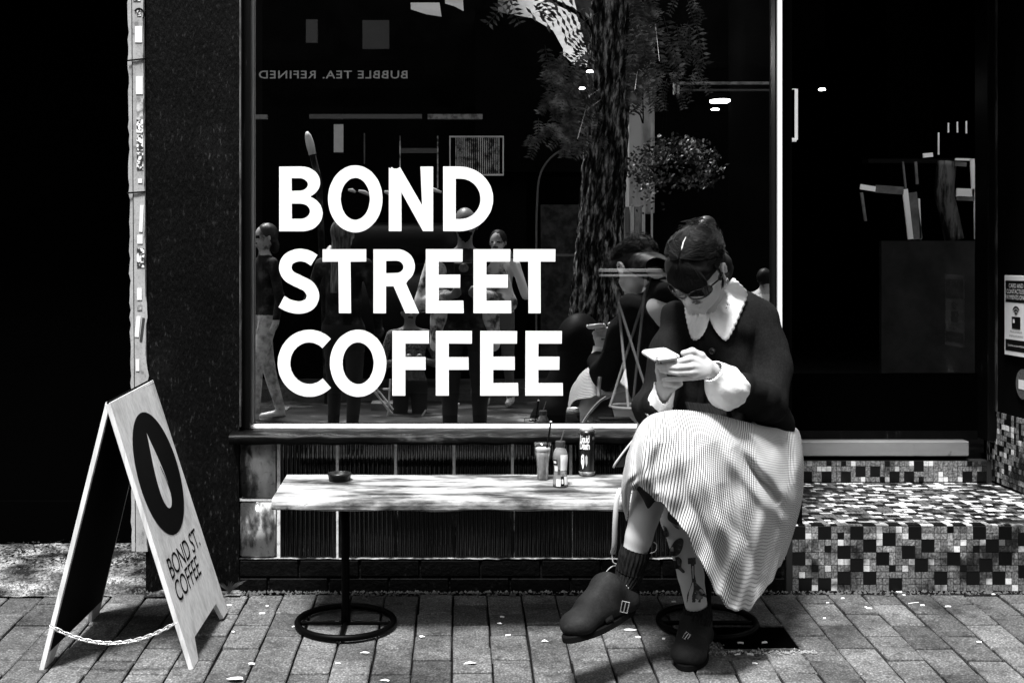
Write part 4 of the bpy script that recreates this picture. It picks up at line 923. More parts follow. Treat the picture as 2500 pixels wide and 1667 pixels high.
# ---- collar (two scalloped flaps lying on the cardigan)
def flap(inner, outer, nm, lift=.017, sc=.006, nsc=19):
    I = cat(np.array(inner, float), 60); O = cat(np.array(outer, float), 60); G = []
    for a in range(60):
        row = []
        t = a/59; n_ = O[a]-I[a]; n_ /= np.linalg.norm(n_)+1e-6
        e = O[a]+n_*3.6*abs(math.sin(t*PI*nsc))
        for b in range(12):
            v = b/11; p2 = I[a]*(1-v)+e*v
            zc = hitZ(bv_card, p2[0], p2[1], 3.80); zi = 3.775
            z = min(zc-lift*(1-.2*v), 3.86)-.012*math.sin(v*PI)
            row.append((p2[0], p2[1], z))
        G.append(row)
    G = np.array(G); lim = np.array([[min(hitZ(bv_card, p_[0], p_[1], 9.9), hitZ(bv_body, p_[0], p_[1], 9.9) if p_[1] > 766 else 9.9)-.010 for p_ in row] for row in G])
    for it_ in range(26):
        Z = G[:, :, 2]; Z[1:-1] = (Z[:-2]+Z[2:]+2*Z[1:-1])/4; Z[:, 1:-1] = (Z[:, :-2]+Z[:, 2:]+2*Z[:, 1:-1])/4
        if it_ < 22 or it_ == 25: G[:, :, 2] = np.minimum(Z, lim)
    P = np.array([[W(*q_) for q_ in row] for row in G])
    o = link(nm, MB().grid(P).mesh(nm, smooth=True), M_coll, wm)
    m = o.modifiers.new('t', 'SOLIDIFY'); m.thickness = .003; m.offset = 0
    return o
flap([(1731, 772), (1731, 755), (1742, 735), (1762, 708), (1785, 684)], [(1733, 778), (1744, 802), (1758, 820), (1772, 829), (1785, 812), (1796, 788), (1808, 760), (1818, 733), (1821, 712), (1803, 692), (1788, 680)], 'collar')
flap([(1731, 768), (1722, 758), (1708, 752), (1694, 748), (1680, 738)], [(1731, 775), (1724, 800), (1714, 818), (1700, 828), (1689, 822), (1682, 800), (1677, 775), (1674, 755), (1677, 738)], 'collar', nsc=15)
# collar stand behind the neck
A = []
for a in np.linspace(-.2, 3.3, 24):
    c = W(1738, 735, 3.80); A.append([c+np.array([.056*math.cos(a), .03+.045*math.sin(a), .0]), c+np.array([.050*math.cos(a), .03+.042*math.sin(a), .022])])
link('collar_stand', MB().grid(A).mesh('collar_stand', smooth=True), M_coll, wm)
# ---- cuffs: turned-back white cotton
def cuff(path, rad, nm, flat=.9, sc=.004, vee=0):
    pts = cat(np.array(path), 24); rs = cat(np.array(rad, float)[:, None], 24)[:, 0]; G = []
    up = None
    for i, p_ in enumerate(pts):
        t = pts[min(i+1, 23)]-pts[max(i-1, 0)]; t /= np.linalg.norm(t)
        if up is None: up = np.cross(t, [0, 1, 0]); up /= np.linalg.norm(up)
        up = up-t*(up@t); up /= np.linalg.norm(up); q_ = np.cross(t, up)
        row = []
        for a in np.linspace(0, 2*PI, 72)[:-1]:
            rr = rs[i]*(1+.04*math.sin(3*a+i*.3)+.035*math.sin(7*a-i*.2)*i/24+.03*math.sin(13*a+i*.35)*(i/24))
            e = sc*abs(math.sin(a*11))*(1 if i in (0, 23) else 0)*(1 if i else -1)
            d_ = up*math.cos(a)+q_*math.sin(a); v_ = vee*max(0, -d_[1])**2*(1-i/23)
            row.append(p_+up*rr*math.cos(a)+q_*rr*flat*math.sin(a)+t*(e+v_))
        G.append(row)
    o = link(nm, MB().grid(np.array(G), wrap=True).mesh(nm, smooth=True), M_coll, wm)
    m = o.modifiers.new('t', 'SOLIDIFY'); m.thickness = .003; m.offset = -1; return o
cuff([W(1740, 906, 3.50), W(1752, 918, 3.515), W(1768, 938, 3.535), W(1784, 955, 3.565), W(1792, 960, 3.60)], [.033, .042, .058, .057, .036], 'cuff')
cuff([W(1621, 938, 3.55), W(1619, 958, 3.55), W(1614, 980, 3.56), W(1608, 1002, 3.585)], [.029, .032, .036, .040], 'cuff', vee=.055)
# ---- phone
ph = thing('phone', 'pale smartphone held up in both hands of the seated woman', 'phone', tuple(W(1632, 876, 3.50)))
a_ = W(1602, 880, 3.455); b_ = W(1660, 873, 3.465); ex = (b_-a_); wd = np.linalg.norm(ex); ex /= wd
ey = np.array([0, .99, .13]); ey -= ex*(ey@ex); ey /= np.linalg.norm(ey); ez = np.cross(ex, ey)
bm = bmesh.new(); bmesh.ops.create_cube(bm, size=1); bmesh.ops.scale(bm, vec=(wd*1.1, .135, .011), verts=bm.verts)
bmesh.ops.bevel(bm, geom=[e for e in bm.edges if abs((e.verts[0].co-e.verts[1].co).z) > .005], offset=.011, segments=5, affect='EDGES')
bmesh.ops.bevel(bm, geom=bm.edges[:], offset=.0022, segments=2, affect='EDGES')
c = a_+ex*wd/2+ey*.0675
for v in bm.verts: v.co = V3(c+ex*v.co.x+ey*v.co.y+ez*v.co.z)
me = bpy.data.meshes.new('phone_case'); bm.to_mesh(me); bm.free(); me.shade_smooth(); link('case', me, M_phone, ph)
link('screen', MB().add([c+ex*sx*wd*.46+ey*sy*.060+ez*.0060 for sx, sy in ((-1, -1), (1, -1), (1, 1), (-1, 1))], [(0, 1, 2, 3)]).mesh('screen'), mat('painted_glow_screen', .6, .2, .5), ph)  # pale screen colour stands in for the lit display
# ---- skirt
R0_ = [(1650, 1045, 3.80), (1660, 1045, 3.78), (1690, 1045, 3.76), (1730, 1050, 3.76), (1790, 1055, 3.78), (1850, 1062, 3.84), (1900, 1062, 3.90), (1935, 1065, 3.96), (1930, 1075, 4.05)]
R1_ = [(1546, 1095, 3.66), (1577, 1026, 3.60), (1622, 1006, 3.52), (1680, 1004, 3.52), (1755, 1016, 3.60), (1830, 1036, 3.70), (1893, 1050, 3.80), (1945, 1050, 3.92), (1956, 1100, 4.08)]
R2_ = [(1527, 1140, 3.53), (1553, 1085, 3.44), (1620, 1058, 3.39), (1690, 1062, 3.41), (1765, 1080, 3.48), (1835, 1110, 3.58), (1898, 1125, 3.70), (1950, 1125, 3.86), (1960, 1160, 4.06)]
R3_ = [(1519, 1190, 3.50), (1545, 1150, 3.40), (1612, 1128, 3.36), (1690, 1140, 3.37), (1770, 1170, 3.44), (1838, 1200, 3.53), (1895, 1210, 3.65), (1940, 1210, 3.80), (1955, 1225, 4.02)]
R4_ = [(1522, 1230, 3.52), (1543, 1175, 3.41), (1604, 1180, 3.36), (1680, 1220, 3.36), (1758, 1275, 3.40), (1822, 1310, 3.48), (1872, 1310, 3.60), (1915, 1300, 3.74), (1935, 1300, 3.98)]
R5_ = [(1531, 1268, 3.54), (1549, 1190, 3.42), (1602, 1217, 3.37), (1664, 1286, 3.36), (1722, 1394, 3.39), (1770, 1476, 3.44), (1826, 1485, 3.52), (1884, 1412, 3.66), (1918, 1350, 3.92)]
G = np.array([R0_, R1_, R2_, R3_, R4_, R5_], float)
NU, NV = 260, 180
G = cat(cat(G, NV, 0), NU, 1)
X2, Y2, Z2 = G[..., 0], G[..., 1], G[..., 2]
# cloth folds: ridges (positive comes forward) along drawn lines
ridges = [([(1800, 1030), (1850, 1120), (1900, 1190), (1940, 1240)], 16, .020), ([(1760, 1050), (1810, 1150), (1880, 1240), (1930, 1290)], 14, .016), ([(1790, 1090), (1850, 1170), (1900, 1230)], 13, -.026),
          ([(1590, 1030), (1575, 1110), (1580, 1170), (1600, 1210)], 12, .014), ([(1565, 1060), (1555, 1130), (1560, 1190)], 8, -.012), ([(1610, 1080), (1600, 1130), (1605, 1200)], 9, -.010),
          ([(1700, 1090), (1740, 1200), (1780, 1320), (1830, 1480)], 20, .020), ([(1740, 1080), (1790, 1210), (1820, 1330), (1850, 1440)], 14, -.018), ([(1760, 1180), (1770, 1260), (1820, 1330)], 12, -.014),
          ([(1860, 1180), (1865, 1290), (1840, 1420)], 18, .016), ([(1890, 1200), (1890, 1290), (1865, 1400)], 12, -.012), ([(1915, 1180), (1915, 1260), (1900, 1340)], 13, .012),
          ([(1650, 1120), (1680, 1220), (1730, 1330), (1775, 1460)], 13, -.010), ([(1890, 1060), (1915, 1110), (1935, 1180)], 9, -.014), ([(1925, 1045), (1945, 1110), (1950, 1180)], 8, .010), ([(1640, 1010), (1650, 1060), (1680, 1120)], 16, -.006)]
D = np.zeros_like(X2)
for L, sg, am in ridges:
    L = cat(np.array(L, float), 14); best = np.full(X2.shape, 1e9); tt_ = np.zeros(X2.shape)
    for i in range(13):
        a, b = L[i], L[i+1]; ab = b-a; t = np.clip(((X2-a[0])*ab[0]+(Y2-a[1])*ab[1])/(ab@ab), 0, 1)
        h_ = np.hypot(X2-a[0]-t*ab[0], Y2-a[1]-t*ab[1]); tt_ = np.where(h_ < best, (i+t)/13, tt_); best = np.minimum(best, h_)
    D += 1.7*am*np.exp(-(best/(sg*1.15))**2)*np.sin(np.pi*np.clip(tt_, 0, 1))**.8
fade = np.clip(np.arange(NV)[:, None]/30, 0, 1)
U_ = np.linspace(0, 1, NU)[None, :]; V_ = np.linspace(0, 1, NV)[:, None]
D += .006*np.sin(U_*64+3*V_+2*np.sin(V_*5))*V_**2 + .0025*np.sin(U_*40+V_*24)
Z2 = Z2-D*fade
Y2 = Y2+(3.5*np.sin(U_*60)+2.5*np.sin(U_*101+1))*V_**6
Px = (X2-VX)/FP*Z2; Pz = CZ-(Y2-VY)/FP*Z2; P = np.stack([Px, Z2+CY, Pz], -1)
mb = MB().grid(P)
# back of the skirt, tucked between her and the bench
bk = np.stack([P[:, -1, :], P[:, -1, :]*[1, 1, 1]+np.array([-.10, .08, 0]), P[:, 0, :]*[0, 0, 1]+np.array([.80, -.20, 0])], 1)
me = mb.mesh('skirt', smooth=True)
uv = me.uv_layers.new(name='UVMap'); UU = np.repeat(np.linspace(0, 1, NU)[None, :], NV, 0).ravel(); VV = np.repeat(np.linspace(0, 1, NV)[:, None], NU, 1).ravel()
li = np.empty(len(me.loops), np.int32); me.loops.foreach_get('vertex_index', li)
# arc-length based u so stripe width stays even around knee height
ref = P[70]; dl = np.r_[0, np.cumsum(np.linalg.norm(np.diff(ref, axis=0), axis=1))]; UU = np.repeat(dl[None, :], NV, 0).ravel()
dv = np.r_[0, np.cumsum(np.linalg.norm(np.diff(P[:, 120], axis=0), axis=1))]; VV = np.repeat(dv[:, None], NU, 1).ravel()
uv.data.foreach_set('uv', np.stack([UU[li], VV[li]], 1).astype(np.float32).ravel())
def stripe_mat():
    m = bpy.data.materials.new('striped_seersucker'); m.use_nodes = True; t = m.node_tree; b = t.nodes['Principled BSDF']; b.inputs['Roughness'].default_value = .9; b.inputs['Specular IOR Level'].default_value = .15
    uvn = t.nodes.new('ShaderNodeUVMap'); sp = t.nodes.new('ShaderNodeSeparateXYZ'); t.links.new(uvn.outputs[0], sp.inputs[0])
    tc = t.nodes.new('ShaderNodeTexNoise'); tc.inputs['Scale'].default_value = 14; t.links.new(uvn.outputs[0], tc.inputs['Vector'])
    wob = mth(t, 'MULTIPLY', mth(t, 'SUBTRACT', tc.outputs['Fac'], .5), 2.2)
    ph_ = mth(t, 'ADD', mth(t, 'MULTIPLY', sp.outputs[0], 2*PI/.0074), wob)
    s_ = mth(t, 'ADD', mth(t, 'MULTIPLY', mth(t, 'SINE', ph_), .5), .5)
    c = ramp(t, s_, [(.16, .07), (.42, .74)])
    hs = mth(t, 'ADD', mth(t, 'MULTIPLY', mth(t, 'SINE', mth(t, 'MULTIPLY', sp.outputs[1], 2*PI/.0068)), .5), .5)
    hv = ramp(t, hs, [(.10, .55), (.42, 1)])
    t.links.new(mth(t, 'MULTIPLY', c, hv), b.inputs['Base Color'])
    bp = t.nodes.new('ShaderNodeBump'); bp.inputs['Strength'].default_value = .35; bp.inputs['Distance'].default_value = .003; t.links.new(s_, bp.inputs['Height']); t.links.new(bp.outputs[0], b.inputs['Normal'])
    return m
M_str = stripe_mat()
sk = link('skirt', me, M_str, wm); m = sk.modifiers.new('t', 'SOLIDIFY'); m.thickness = .003; m.offset = 1
# dark hem lining flap at the opening
mb = MB().grid(cat(cat(np.array([[W(1545, 1178, 3.43), W(1560, 1184, 3.41), W(1582, 1196, 3.41), (W(1605, 1216, 3.41))], [W(1552, 1190, 3.44), W(1572, 1202, 3.43), W(1588, 1215, 3.43), W(1606, 1222, 3.43)], [W(1572, 1222, 3.45), W(1577, 1234, 3.44), W(1584, 1241, 3.44), W(1600, 1222, 3.44)]]), 10, 0), 14, 1))
link('skirt_lining', mb.mesh('skirt_lining', smooth=True), mat('dark_lining', .012, .9), wm)
# waist gathers seen between the cuff and the lap
G_ = []
for x in np.linspace(1686, 1790, 30): z = 3.66+.012*math.sin(x*.5); G_.append([W(x-14, 985-abs(x-1735)*.1, z+.05), W(x-6, 1004, z+.01), W(x, 1022, z-.02)])
o = link('waist_gather', MB().grid(np.array(G_)).mesh('waist_gather', smooth=True), M_cloth, wm)
# ---- socks
def lather(path, rads, n=40, rib=0, nr=22, flat=1.0):
    pts = cat(np.array(path), 30); rs = cat(np.array(rads, float)[:, None], 30)[:, 0]; up = None; G = []
    for i, p_ in enumerate(pts):
        t = pts[min(i+1, 29)]-pts[max(i-1, 0)]; t /= np.linalg.norm(t)
        if up is None: up = np.cross(t, [0, 1, 0]); up /= np.linalg.norm(up)
        up = up-t*(up@t); up /= np.linalg.norm(up); q_ = np.cross(t, up)
        G.append([p_+(up*math.cos(a)+q_*math.sin(a))*rs[i]*(1+rib*math.cos(nr*a)) for a in np.linspace(0, 2*PI, n+1)[:-1]])
    return MB().grid(np.array(G), wrap=True)
dA = ankA-kneeA; dB = ankB-kneeB
link('sock', lather([kneeA+dA*.80, kneeA+dA*.86, kneeA+dA*.93, ankA, ankA+(toeA-ankA)*.20-np.array([0, 0, .045])], [.040, .042, .039, .038, .012], 132, .035).mesh('sock', smooth=True), M_sock, wm)
link('sock', lather([kneeB+dB*.93, kneeB+dB*.97, ankB+dB*.02, ankB+(toeB-ankB)*.2-np.array([0, 0, .01]), ankB+(toeB-ankB)*.4-np.array([0, 0, .03])], [.036, .041, .040, .036, .012], 132, .035).mesh('sock', smooth=True), M_sock, wm)
# ---- clogs
def clog(heel, toe, ank, up, nm):
    ax = toe-heel; L = np.linalg.norm(ax); ax /= L; up = np.array(up, float); up -= ax*(up@ax); up /= np.linalg.norm(up); sd_ = np.cross(ax, up)
    P = lambda a, b, c: heel+ax*a*L+sd_*b+up*c
    lo = np.minimum(np.minimum(heel, toe), ank)-.09; hi = np.maximum(np.maximum(heel, toe), ank)+.09
    s = SDF(lo, hi, .003); fl = (up, .80)
    s.cone(P(.10, 0, .030), .033, P(.45, 0, .040), .040, .02); s.cone(P(.45, 0, .040), .041, P(.78, 0, .030), .044, .02, flat=(up, .74)); s.ell(P(.80, 0, .026), (.050, .052, .034), np.stack([sd_, ax, up]), .02)
    s.cone(P(.10, 0, .035), .038, P(.34, 0, .086), .042, .02); s.cone(P(.34, 0, .084), .043, P(.62, 0, .050), .044, .02)
    s.cone(P(.12, 0, .10), .030, P(.16, 0, .16), .044, .004, cut=True)
    s.shift(lambda X, Y, Z: -.0015*vn(X, Y, Z, 60, 3)+0*X)
    # flat under-side
    Xs = s._blk(s.lo, s.lo+s.n*s.h); sl, X, Y, Z = Xs; dd = (X-heel[0])*up[0]+(Y-heel[1])*up[1]+(Z-heel[2])*up[2]
    s.g = np.maximum(s.g, (-(dd-.006)).astype(np.float32))
    up_ = link(nm, s.mesh('clog_upper'), M_suede, wm)
    # sole
    out = []
    for t in np.linspace(0, 2*PI, 40)[:-1]:
        a = .5-.5*math.cos(t); wd_ = (.034+.018*min(1, max(0, (a-.2)/.5)))*(math.sin(t)); a2 = .0+a*1.04-.01
        out.append((a2, wd_*(1 if a < .97 else 1)))
    sm = MB().prism(out, lambda a, b, t: P(a, b, t), -.010, .009)
    link('sole', sm.mesh('sole', bevel=.003), M_sole, up_)
    st = [P(.52+.02*math.sin(a), .046*math.cos(a), .012+.072*max(0, math.sin(a))) for a in np.linspace(-.1, PI+.1, 18)]
    mb = MB().grid([[p-ax*.014, p+up*.002, p+ax*.014] for p in st]); o = link('strap', mb.mesh('strap', smooth=True), M_suede, up_); m_ = o.modifiers.new('t', 'SOLIDIFY'); m_.thickness = .004
    return P, up_
PA, cA = clog(W(1548, 1485, 3.56), W(1382, 1560, 3.40), ankA, (-.25, -.1, 1), 'clog')
PB, cB = clog(W(1713, 1567, 3.78)+np.array([0, 0, .0]), W(1672, 1630, 3.56), ankB, (0, 0, 1), 'clog')
def buckle(c, w_, h_, rot, par):
    M = Matrix.Translation(V3(c)) @ Matrix.Rotation(rot, 4, 'Y'); r_ = [(-w_, 0, -h_), (w_, 0, -h_), (w_, 0, h_), (-w_, 0, h_)]
    link('buckle', MB().tube([M @ Vector(p) for p in r_], .0019, 6, closed=True).tube([M @ Vector((0, -.001, -h_)), M @ Vector((0, -.001, h_))], .0014, 5).mesh('buckle'), M_silver, par)
buckle(W(1525, 1481, 3.475), .010, .015, .22, cA); buckle(W(1676, 1552, 3.60), .007, .010, .6, cB)
# ---- tattoos (ink on the shin, conforming to the skin)
M_tat = mat('tattoo_ink', .045, .55, .3, [(80, I3, [(.35, .5), (.6, 1), (.72, 4)])]); M_tat2 = mat('tattoo_shade', .15, .55, .3, [(60, I3, [(.4, .4), (.6, 1.6)])])
def tat(poly, m=M_tat, off=.0012, smooth=True):
    pts = [tuple(p) for p in (cat(np.array(poly+[poly[0]], float), 5*len(poly)+1)[:-1] if smooth else np.array(poly, float))]
    me = curve_mesh([pts], 'tattoo'); bm = bmesh.new(); bm.from_mesh(me); bmesh.ops.triangulate(bm, faces=bm.faces[:]); bmesh.ops.subdivide_edges(bm, edges=bm.edges[:], cuts=2, use_grid_fill=True)
    for v in bm.verts:
        z = hitZ(bv_body, v.co.x, v.co.y, 3.6); v.co = V3(W(v.co.x, v.co.y, z-off))
    bm.to_mesh(me); bm.free(); me.shade_smooth(); link('tattoo', me, m, wm)
zt_ = lambda L: [(1350+x*.438, 980+y*.438) for x, y in L]
tat(zt_([(640, 620), (655, 605), (680, 615), (695, 660), (700, 690), (670, 680), (640, 655)])); tat(zt_([(655, 670), (690, 690), (705, 712), (680, 700)]), M_tat2)
tat(zt_([(615, 690), (635, 705), (648, 745), (630, 755), (618, 735)]), M_tat2); tat(zt_([(618, 690), (628, 700), (638, 720), (625, 718)]))
tat(zt_([(655, 815), (680, 775), (712, 760), (728, 775), (722, 815), (705, 848), (675, 862), (655, 850)])); tat(zt_([(668, 870), (700, 865), (718, 885), (715, 920), (735, 945), (725, 955), (700, 935), (682, 930), (672, 900)])); tat(zt_([(690, 880), (708, 880), (708, 912), (694, 905)]), M_tat2, .002); tat(zt_([(640, 800), (650, 820), (655, 845), (645, 840)]))
tat(zt_([(752, 872), (795, 868), (797, 905), (789, 907), (789, 960), (800, 1010), (835, 1045), (855, 1080), (858, 1118), (745, 1118), (748, 1075), (765, 1035), (775, 1000), (768, 905), (752, 905)]), smooth=False); tat(zt_([(760, 1055), (770, 1030), (781, 1005), (783, 1050), (768, 1100), (756, 1100)]), M_skin, .0022); tat(zt_([(776, 915), (783, 915), (784, 985), (779, 985)]), M_skin, .0022, False); tat(zt_([(795, 1050), (825, 1060), (835, 1095), (800, 1100)]), M_tat2, .0022)
# ---- face details
def facehit(x, y): return hitZ(bv_body, x, y, 3.62)
lip = [(1688, 738), (1696, 735), (1704, 735), (1716, 737), (1706, 742), (1696, 743)]
tat(lip, mat('lips', .14, .5, .4), .0008)
bpy.data.objects[-1] if False else None
# sunglasses
gl = thing('sunglasses', 'black cat-eye sunglasses worn low by the seated woman', 'sunglasses', tuple(hd(0, .09, 0)))
for sx in (-1, 1):
    o_ = [(sx*(.034+.030*math.cos(a)*(1.05 if math.cos(a)*1 > 0 else 1)), .004+.019*math.sin(a)+(.007 if (math.cos(a) > .3 and math.sin(a) > 0) else 0)) for a in np.linspace(0, 2*PI, 29)[:-1]]
    cv = lambda x: .099-.9*x*x*8
    mb = MB().prism(o_, lambda a, b, t: hd(a, .100-7.5*a*a+t, b), -.002, .003)
    link('lens', mb.mesh('lens', bevel=.001), M_gl, gl)
    link('rim', MB().tube([hd(a, .102-7.5*a*a, b) for a, b in o_], .0026, 6, closed=True).mesh('rim', smooth=True), M_gl, gl)
    link('temple_arm', MB().tube([hd(sx*.062, .072, .014), hd(sx*.078, .04, .010), hd(sx*.082, -.005, .006)], .0028, 6).mesh('temple_arm'), M_gl, gl)
link('bridge', MB().tube([hd(-.008, .1, .008), hd(0, .104, .012), hd(.008, .1, .008)], .0025, 6).mesh('bridge'), M_gl, gl)
for a, b, rr in ((-.012, -.042, .0075), (-.004, -.040, .006)):
    link('earring', MB().tube([hd(.083, a+rr*math.cos(t)*.8, b-rr+rr*math.sin(t)*1.4) for t in np.linspace(0, 2*PI, 15)[:-1]], .0019, 6, closed=True).mesh('earring'), M_silver, wm)
# ---- hair
Hs = SDF(Hc-.17, Hc+.17, .0035)
Hs.ell(hd(0, -.025, .035), (.077, .093, .085), RH, .01)
Hs.ell(hd(0, -.085, .05), (.034, .032, .034), RH, .03)        # gathered knot
Hs.ell(hd(-.01, .045, .055), (.060, .045, .045), RH, .04)
Hs.ell(hd(.0, -.06, -.03), (.070, .052, .075), RH, .03)
Hs.ell(hd(0, -.080, -.085), (.066, .034, .068), RH, .02)
Hs.ell(hd(.0, .09, -.055), (.09, .075, .07), RH, cut=True)
Hs.ell(hd(.098, .0, -.012), (.036, .036, .046), RH, cut=True)
Hs.ell(hd(.073, .055, .0), (.022, .03, .035), RH, cut=True)
Hs.cone(hd(-.03, -.085, -.06), .045, hd(-.03, -.125, -.12), .04, .02); Hs.cone(hd(.03, -.085, -.06), .045, hd(.02, -.125, -.12), .04, .02)
Hs.shift(lambda X, Y, Z: -.0022*vn(X, Y, Z, 90, 5))
link('hair_mass', Hs.mesh('hair_mass'), M_hair, wm); del Hs
def on_head(th, ph_, rr=1.0):     # th around (0 = front), ph_ elevation
    return hd(.084*rr*math.cos(ph_)*math.sin(th), -.022+.101*rr*math.cos(ph_)*math.cos(th), .035+.093*rr*math.sin(ph_))
mb = MB()
rs_ = random.Random(3)
def strand(pts, r0=None, lift=True, snap=False):
    r0 = r0 or rs_.choice((.0007, .0008, .0010, .0016))
    pts = cat(np.array(pts), 9); c0_ = np.array([0, -.025, .035]); rd_ = np.array([.0785, .0945, .0865]); q_ = (pts-Hc) @ RH.T-c0_; e_ = np.linalg.norm(q_/rd_, axis=1); m_ = 1.0+rs_.uniform(0, .035)
    if snap: q_ = q_*(m_/np.maximum(e_, .2))[:, None]; pts = Hc+(q_+c0_) @ RH
    elif lift: q_ = q_*np.where(e_ < m_, m_/np.maximum(e_, .2), 1)[:, None]; pts = Hc+(q_+c0_) @ RH
    mb.tube(pts, [r0*.6]+[r0]*6+[r0*.8, r0*.25], 3, cap=False)
px_ = -.010       # parting offset to her right
for i in range(1900):      # fringe: from the parting forward over the brow
    s0 = rs_.uniform(-1, 1); st0 = hd(px_+rs_.gauss(0, .003)+.004*np.sign(s0), .02+rs_.uniform(-.045, .03), .128-.003*abs(s0)+rs_.uniform(-.003, .001))
    t = rs_.uniform(-.062, .058)
    e = hd(t, .096-6.5*t*t+rs_.uniform(-.003, .004), .017+rs_.uniform(-.020, .016)-(.012 if abs(t) > .045 else 0))
    m1 = hd(px_*.5+t*.60, .068+rs_.uniform(-.004, .006)-1.5*t*t, .104-6*t*t+rs_.uniform(-.004, .005)); m2 = hd(t*.95, .094-6*t*t+rs_.uniform(-.002, .006), .062-3*t*t)
    strand([st0, m1, m2, e])
for sx in (-1, 1):        # combed back sides
    for i in range(1700):
        v = rs_.uniform(-.05, .05); st0 = hd(px_+sx*.003, .02+v, .129+rs_.uniform(-.003, .002)-abs(v)*.15)
        th = sx*rs_.uniform(1.45, 2.8); el_ = rs_.uniform(.12 if abs(th) < 2.1 else -.3, .6)
        a_ = on_head(sx*rs_.uniform(.8, 1.5), rs_.uniform(.55, .95), 1.01+rs_.uniform(0, .03)); b_ = on_head(th, el_, 1.0+rs_.uniform(0, .04)); c_ = hd(sx*.02+rs_.gauss(0, .012), -.118, .04+rs_.gauss(0, .02))
        strand([st0, a_, b_, c_])
    for i in range(1300):      # crown combed straight back to the knot
        st0 = hd(px_+sx*.002, rs_.uniform(-.10, .05), .13); lat = sx*abs(rs_.gauss(0, .05)); strand([st0, hd(px_+lat*.5, -.03+rs_.uniform(-.02, .02), .125), hd(lat, -.07, .09), hd(lat*.5, -.115, .05)], snap=True)
for i in range(260):      # knot coils
    th = rs_.uniform(0, 6.28); ph2 = rs_.uniform(-1, 1.5); kc = np.array([0, -.088, .055]); a0_ = [kc+.030*np.array([math.cos(th+t)*math.cos(ph2), -abs(math.sin(ph2+t*.3)) , math.sin(th+t)*math.cos(ph2)])*(1+rs_.uniform(0, .12)) for t in (0, .5, 1.0, 1.5)]
    strand([hd(*p_) for p_ in a0_], lift=False)
for i in range(90):      # fly-aways and knot ends
    th = rs_.uniform(0, 6.28); b0 = hd(.02*math.cos(th), -.10, .085+.02*math.sin(th)); d = np.array([rs_.gauss(0, .02), rs_.gauss(-.01, .02), rs_.uniform(.002, .020)])
    strand([b0, b0+d*.5, b0+d+np.array([rs_.gauss(0, .008), 0, -.004]), b0+d*1.1+np.array([rs_.gauss(0, .015), 0, -.012])], .0007)
for i in range(26):       # loose lock in front of the ear
    o0 = rs_.gauss(0, .003); strand([hd(.070, .02+o0, .055), hd(.080, .018+o0, .02), hd(.081+o0*.5, .016, -.015), hd(.074+o0, .018, -.045+rs_.uniform(-.01, .01))], .0008)
link('hair_strands', mb.mesh('hair_strands', smooth=True), M_hair, wm, kind='stuff')
strip = MB().tube([hd(px_, .045, .1225), hd(px_, .03, .1275), hd(px_-.001, .010, .1295), hd(px_+.001, -.012, .1290)], [.0008, .0022, .0022, .001], 6)
link('hair_parting', strip.mesh('hair_parting', smooth=True), M_skin, wm)
# ---- bag behind her
bg_ = thing('shoulder_bag', 'dark leather shoulder bag with pale-edged flap beside the seated woman', 'bag', tuple(W(1540, 1130, 3.95)))
fl_ = cat(cat(np.array([[W(1586, 1052, 3.86), W(1560, 1062, 3.86), W(1542, 1082, 3.86)], [W(1592, 1085, 3.85), W(1545, 1100, 3.85), W(1520, 1112, 3.85)], [W(1600, 1130, 3.87), W(1550, 1138, 3.87), W(1502, 1140, 3.87)], ]), 14, 0), 12, 1)
o = link('flap', MB().grid(fl_).mesh('flap', smooth=True), M_leather, bg_); m = o.modifiers.new('t', 'SOLIDIFY'); m.thickness = .004
eg = cat(np.array([W(1572, 1052, 3.855), W(1550, 1070, 3.85), W(1525, 1100, 3.845), W(1503, 1130, 3.85), W(1498, 1140, 3.86)]), 16)
link('flap_edge', MB().tube(eg, .0035, 6).mesh('flap_edge', smooth=True), M_strap, bg_)
link('bag_body', MB().box((W(1530, 0, 3.9)[0], -.38, .42), (W(1640, 0, 3.9)[0], -.30, .53)).mesh('bag_body', bevel=.01, seg=3), M_leather, bg_)
def band(pts, wd_, nm, m, flat=(1, 0, 0)):
    P_ = cat(np.array(pts), 30); G_ = [[p_-np.array(flat)*wd_/2, p_+np.array(flat)*wd_/2] for p_ in P_]
    o = link(nm, MB().grid(G_).mesh(nm, smooth=True), m, bg_); mm = o.modifiers.new('t', 'SOLIDIFY'); mm.thickness = .003; return o
band([W(1565, 1000, 3.80), W(1562, 1030, 3.80), W(1558, 1058, 3.82)], .014, 'strap', M_strap)
band([W(1517, 1190, 3.74), W(1507, 1215, 3.72), W(1502, 1270, 3.72), W(1500, 1330, 3.74), W(1496, 1352, 3.76)], .015, 'strap', M_strap)
link('strap_cord', MB().tube(cat(np.array([W(1494, 1350, 3.76), W(1497, 1372, 3.76), W(1510, 1378, 3.77), W(1490, 1385, 3.78), W(1468, 1415, 3.80), W(1463, 1450, 3.80), W(1472, 1475, 3.82)]), 30), .0018, 6).mesh('strap_cord'), M_strap, bg_)
link('strap_cord', MB().tube(cat(np.array([W(1586, 1350, 3.8), W(1600, 1345, 3.8), W(1604, 1330, 3.8), W(1596, 1322, 3.8)]), 14), .0015, 6).mesh('strap_cord'), M_strap, bg_)
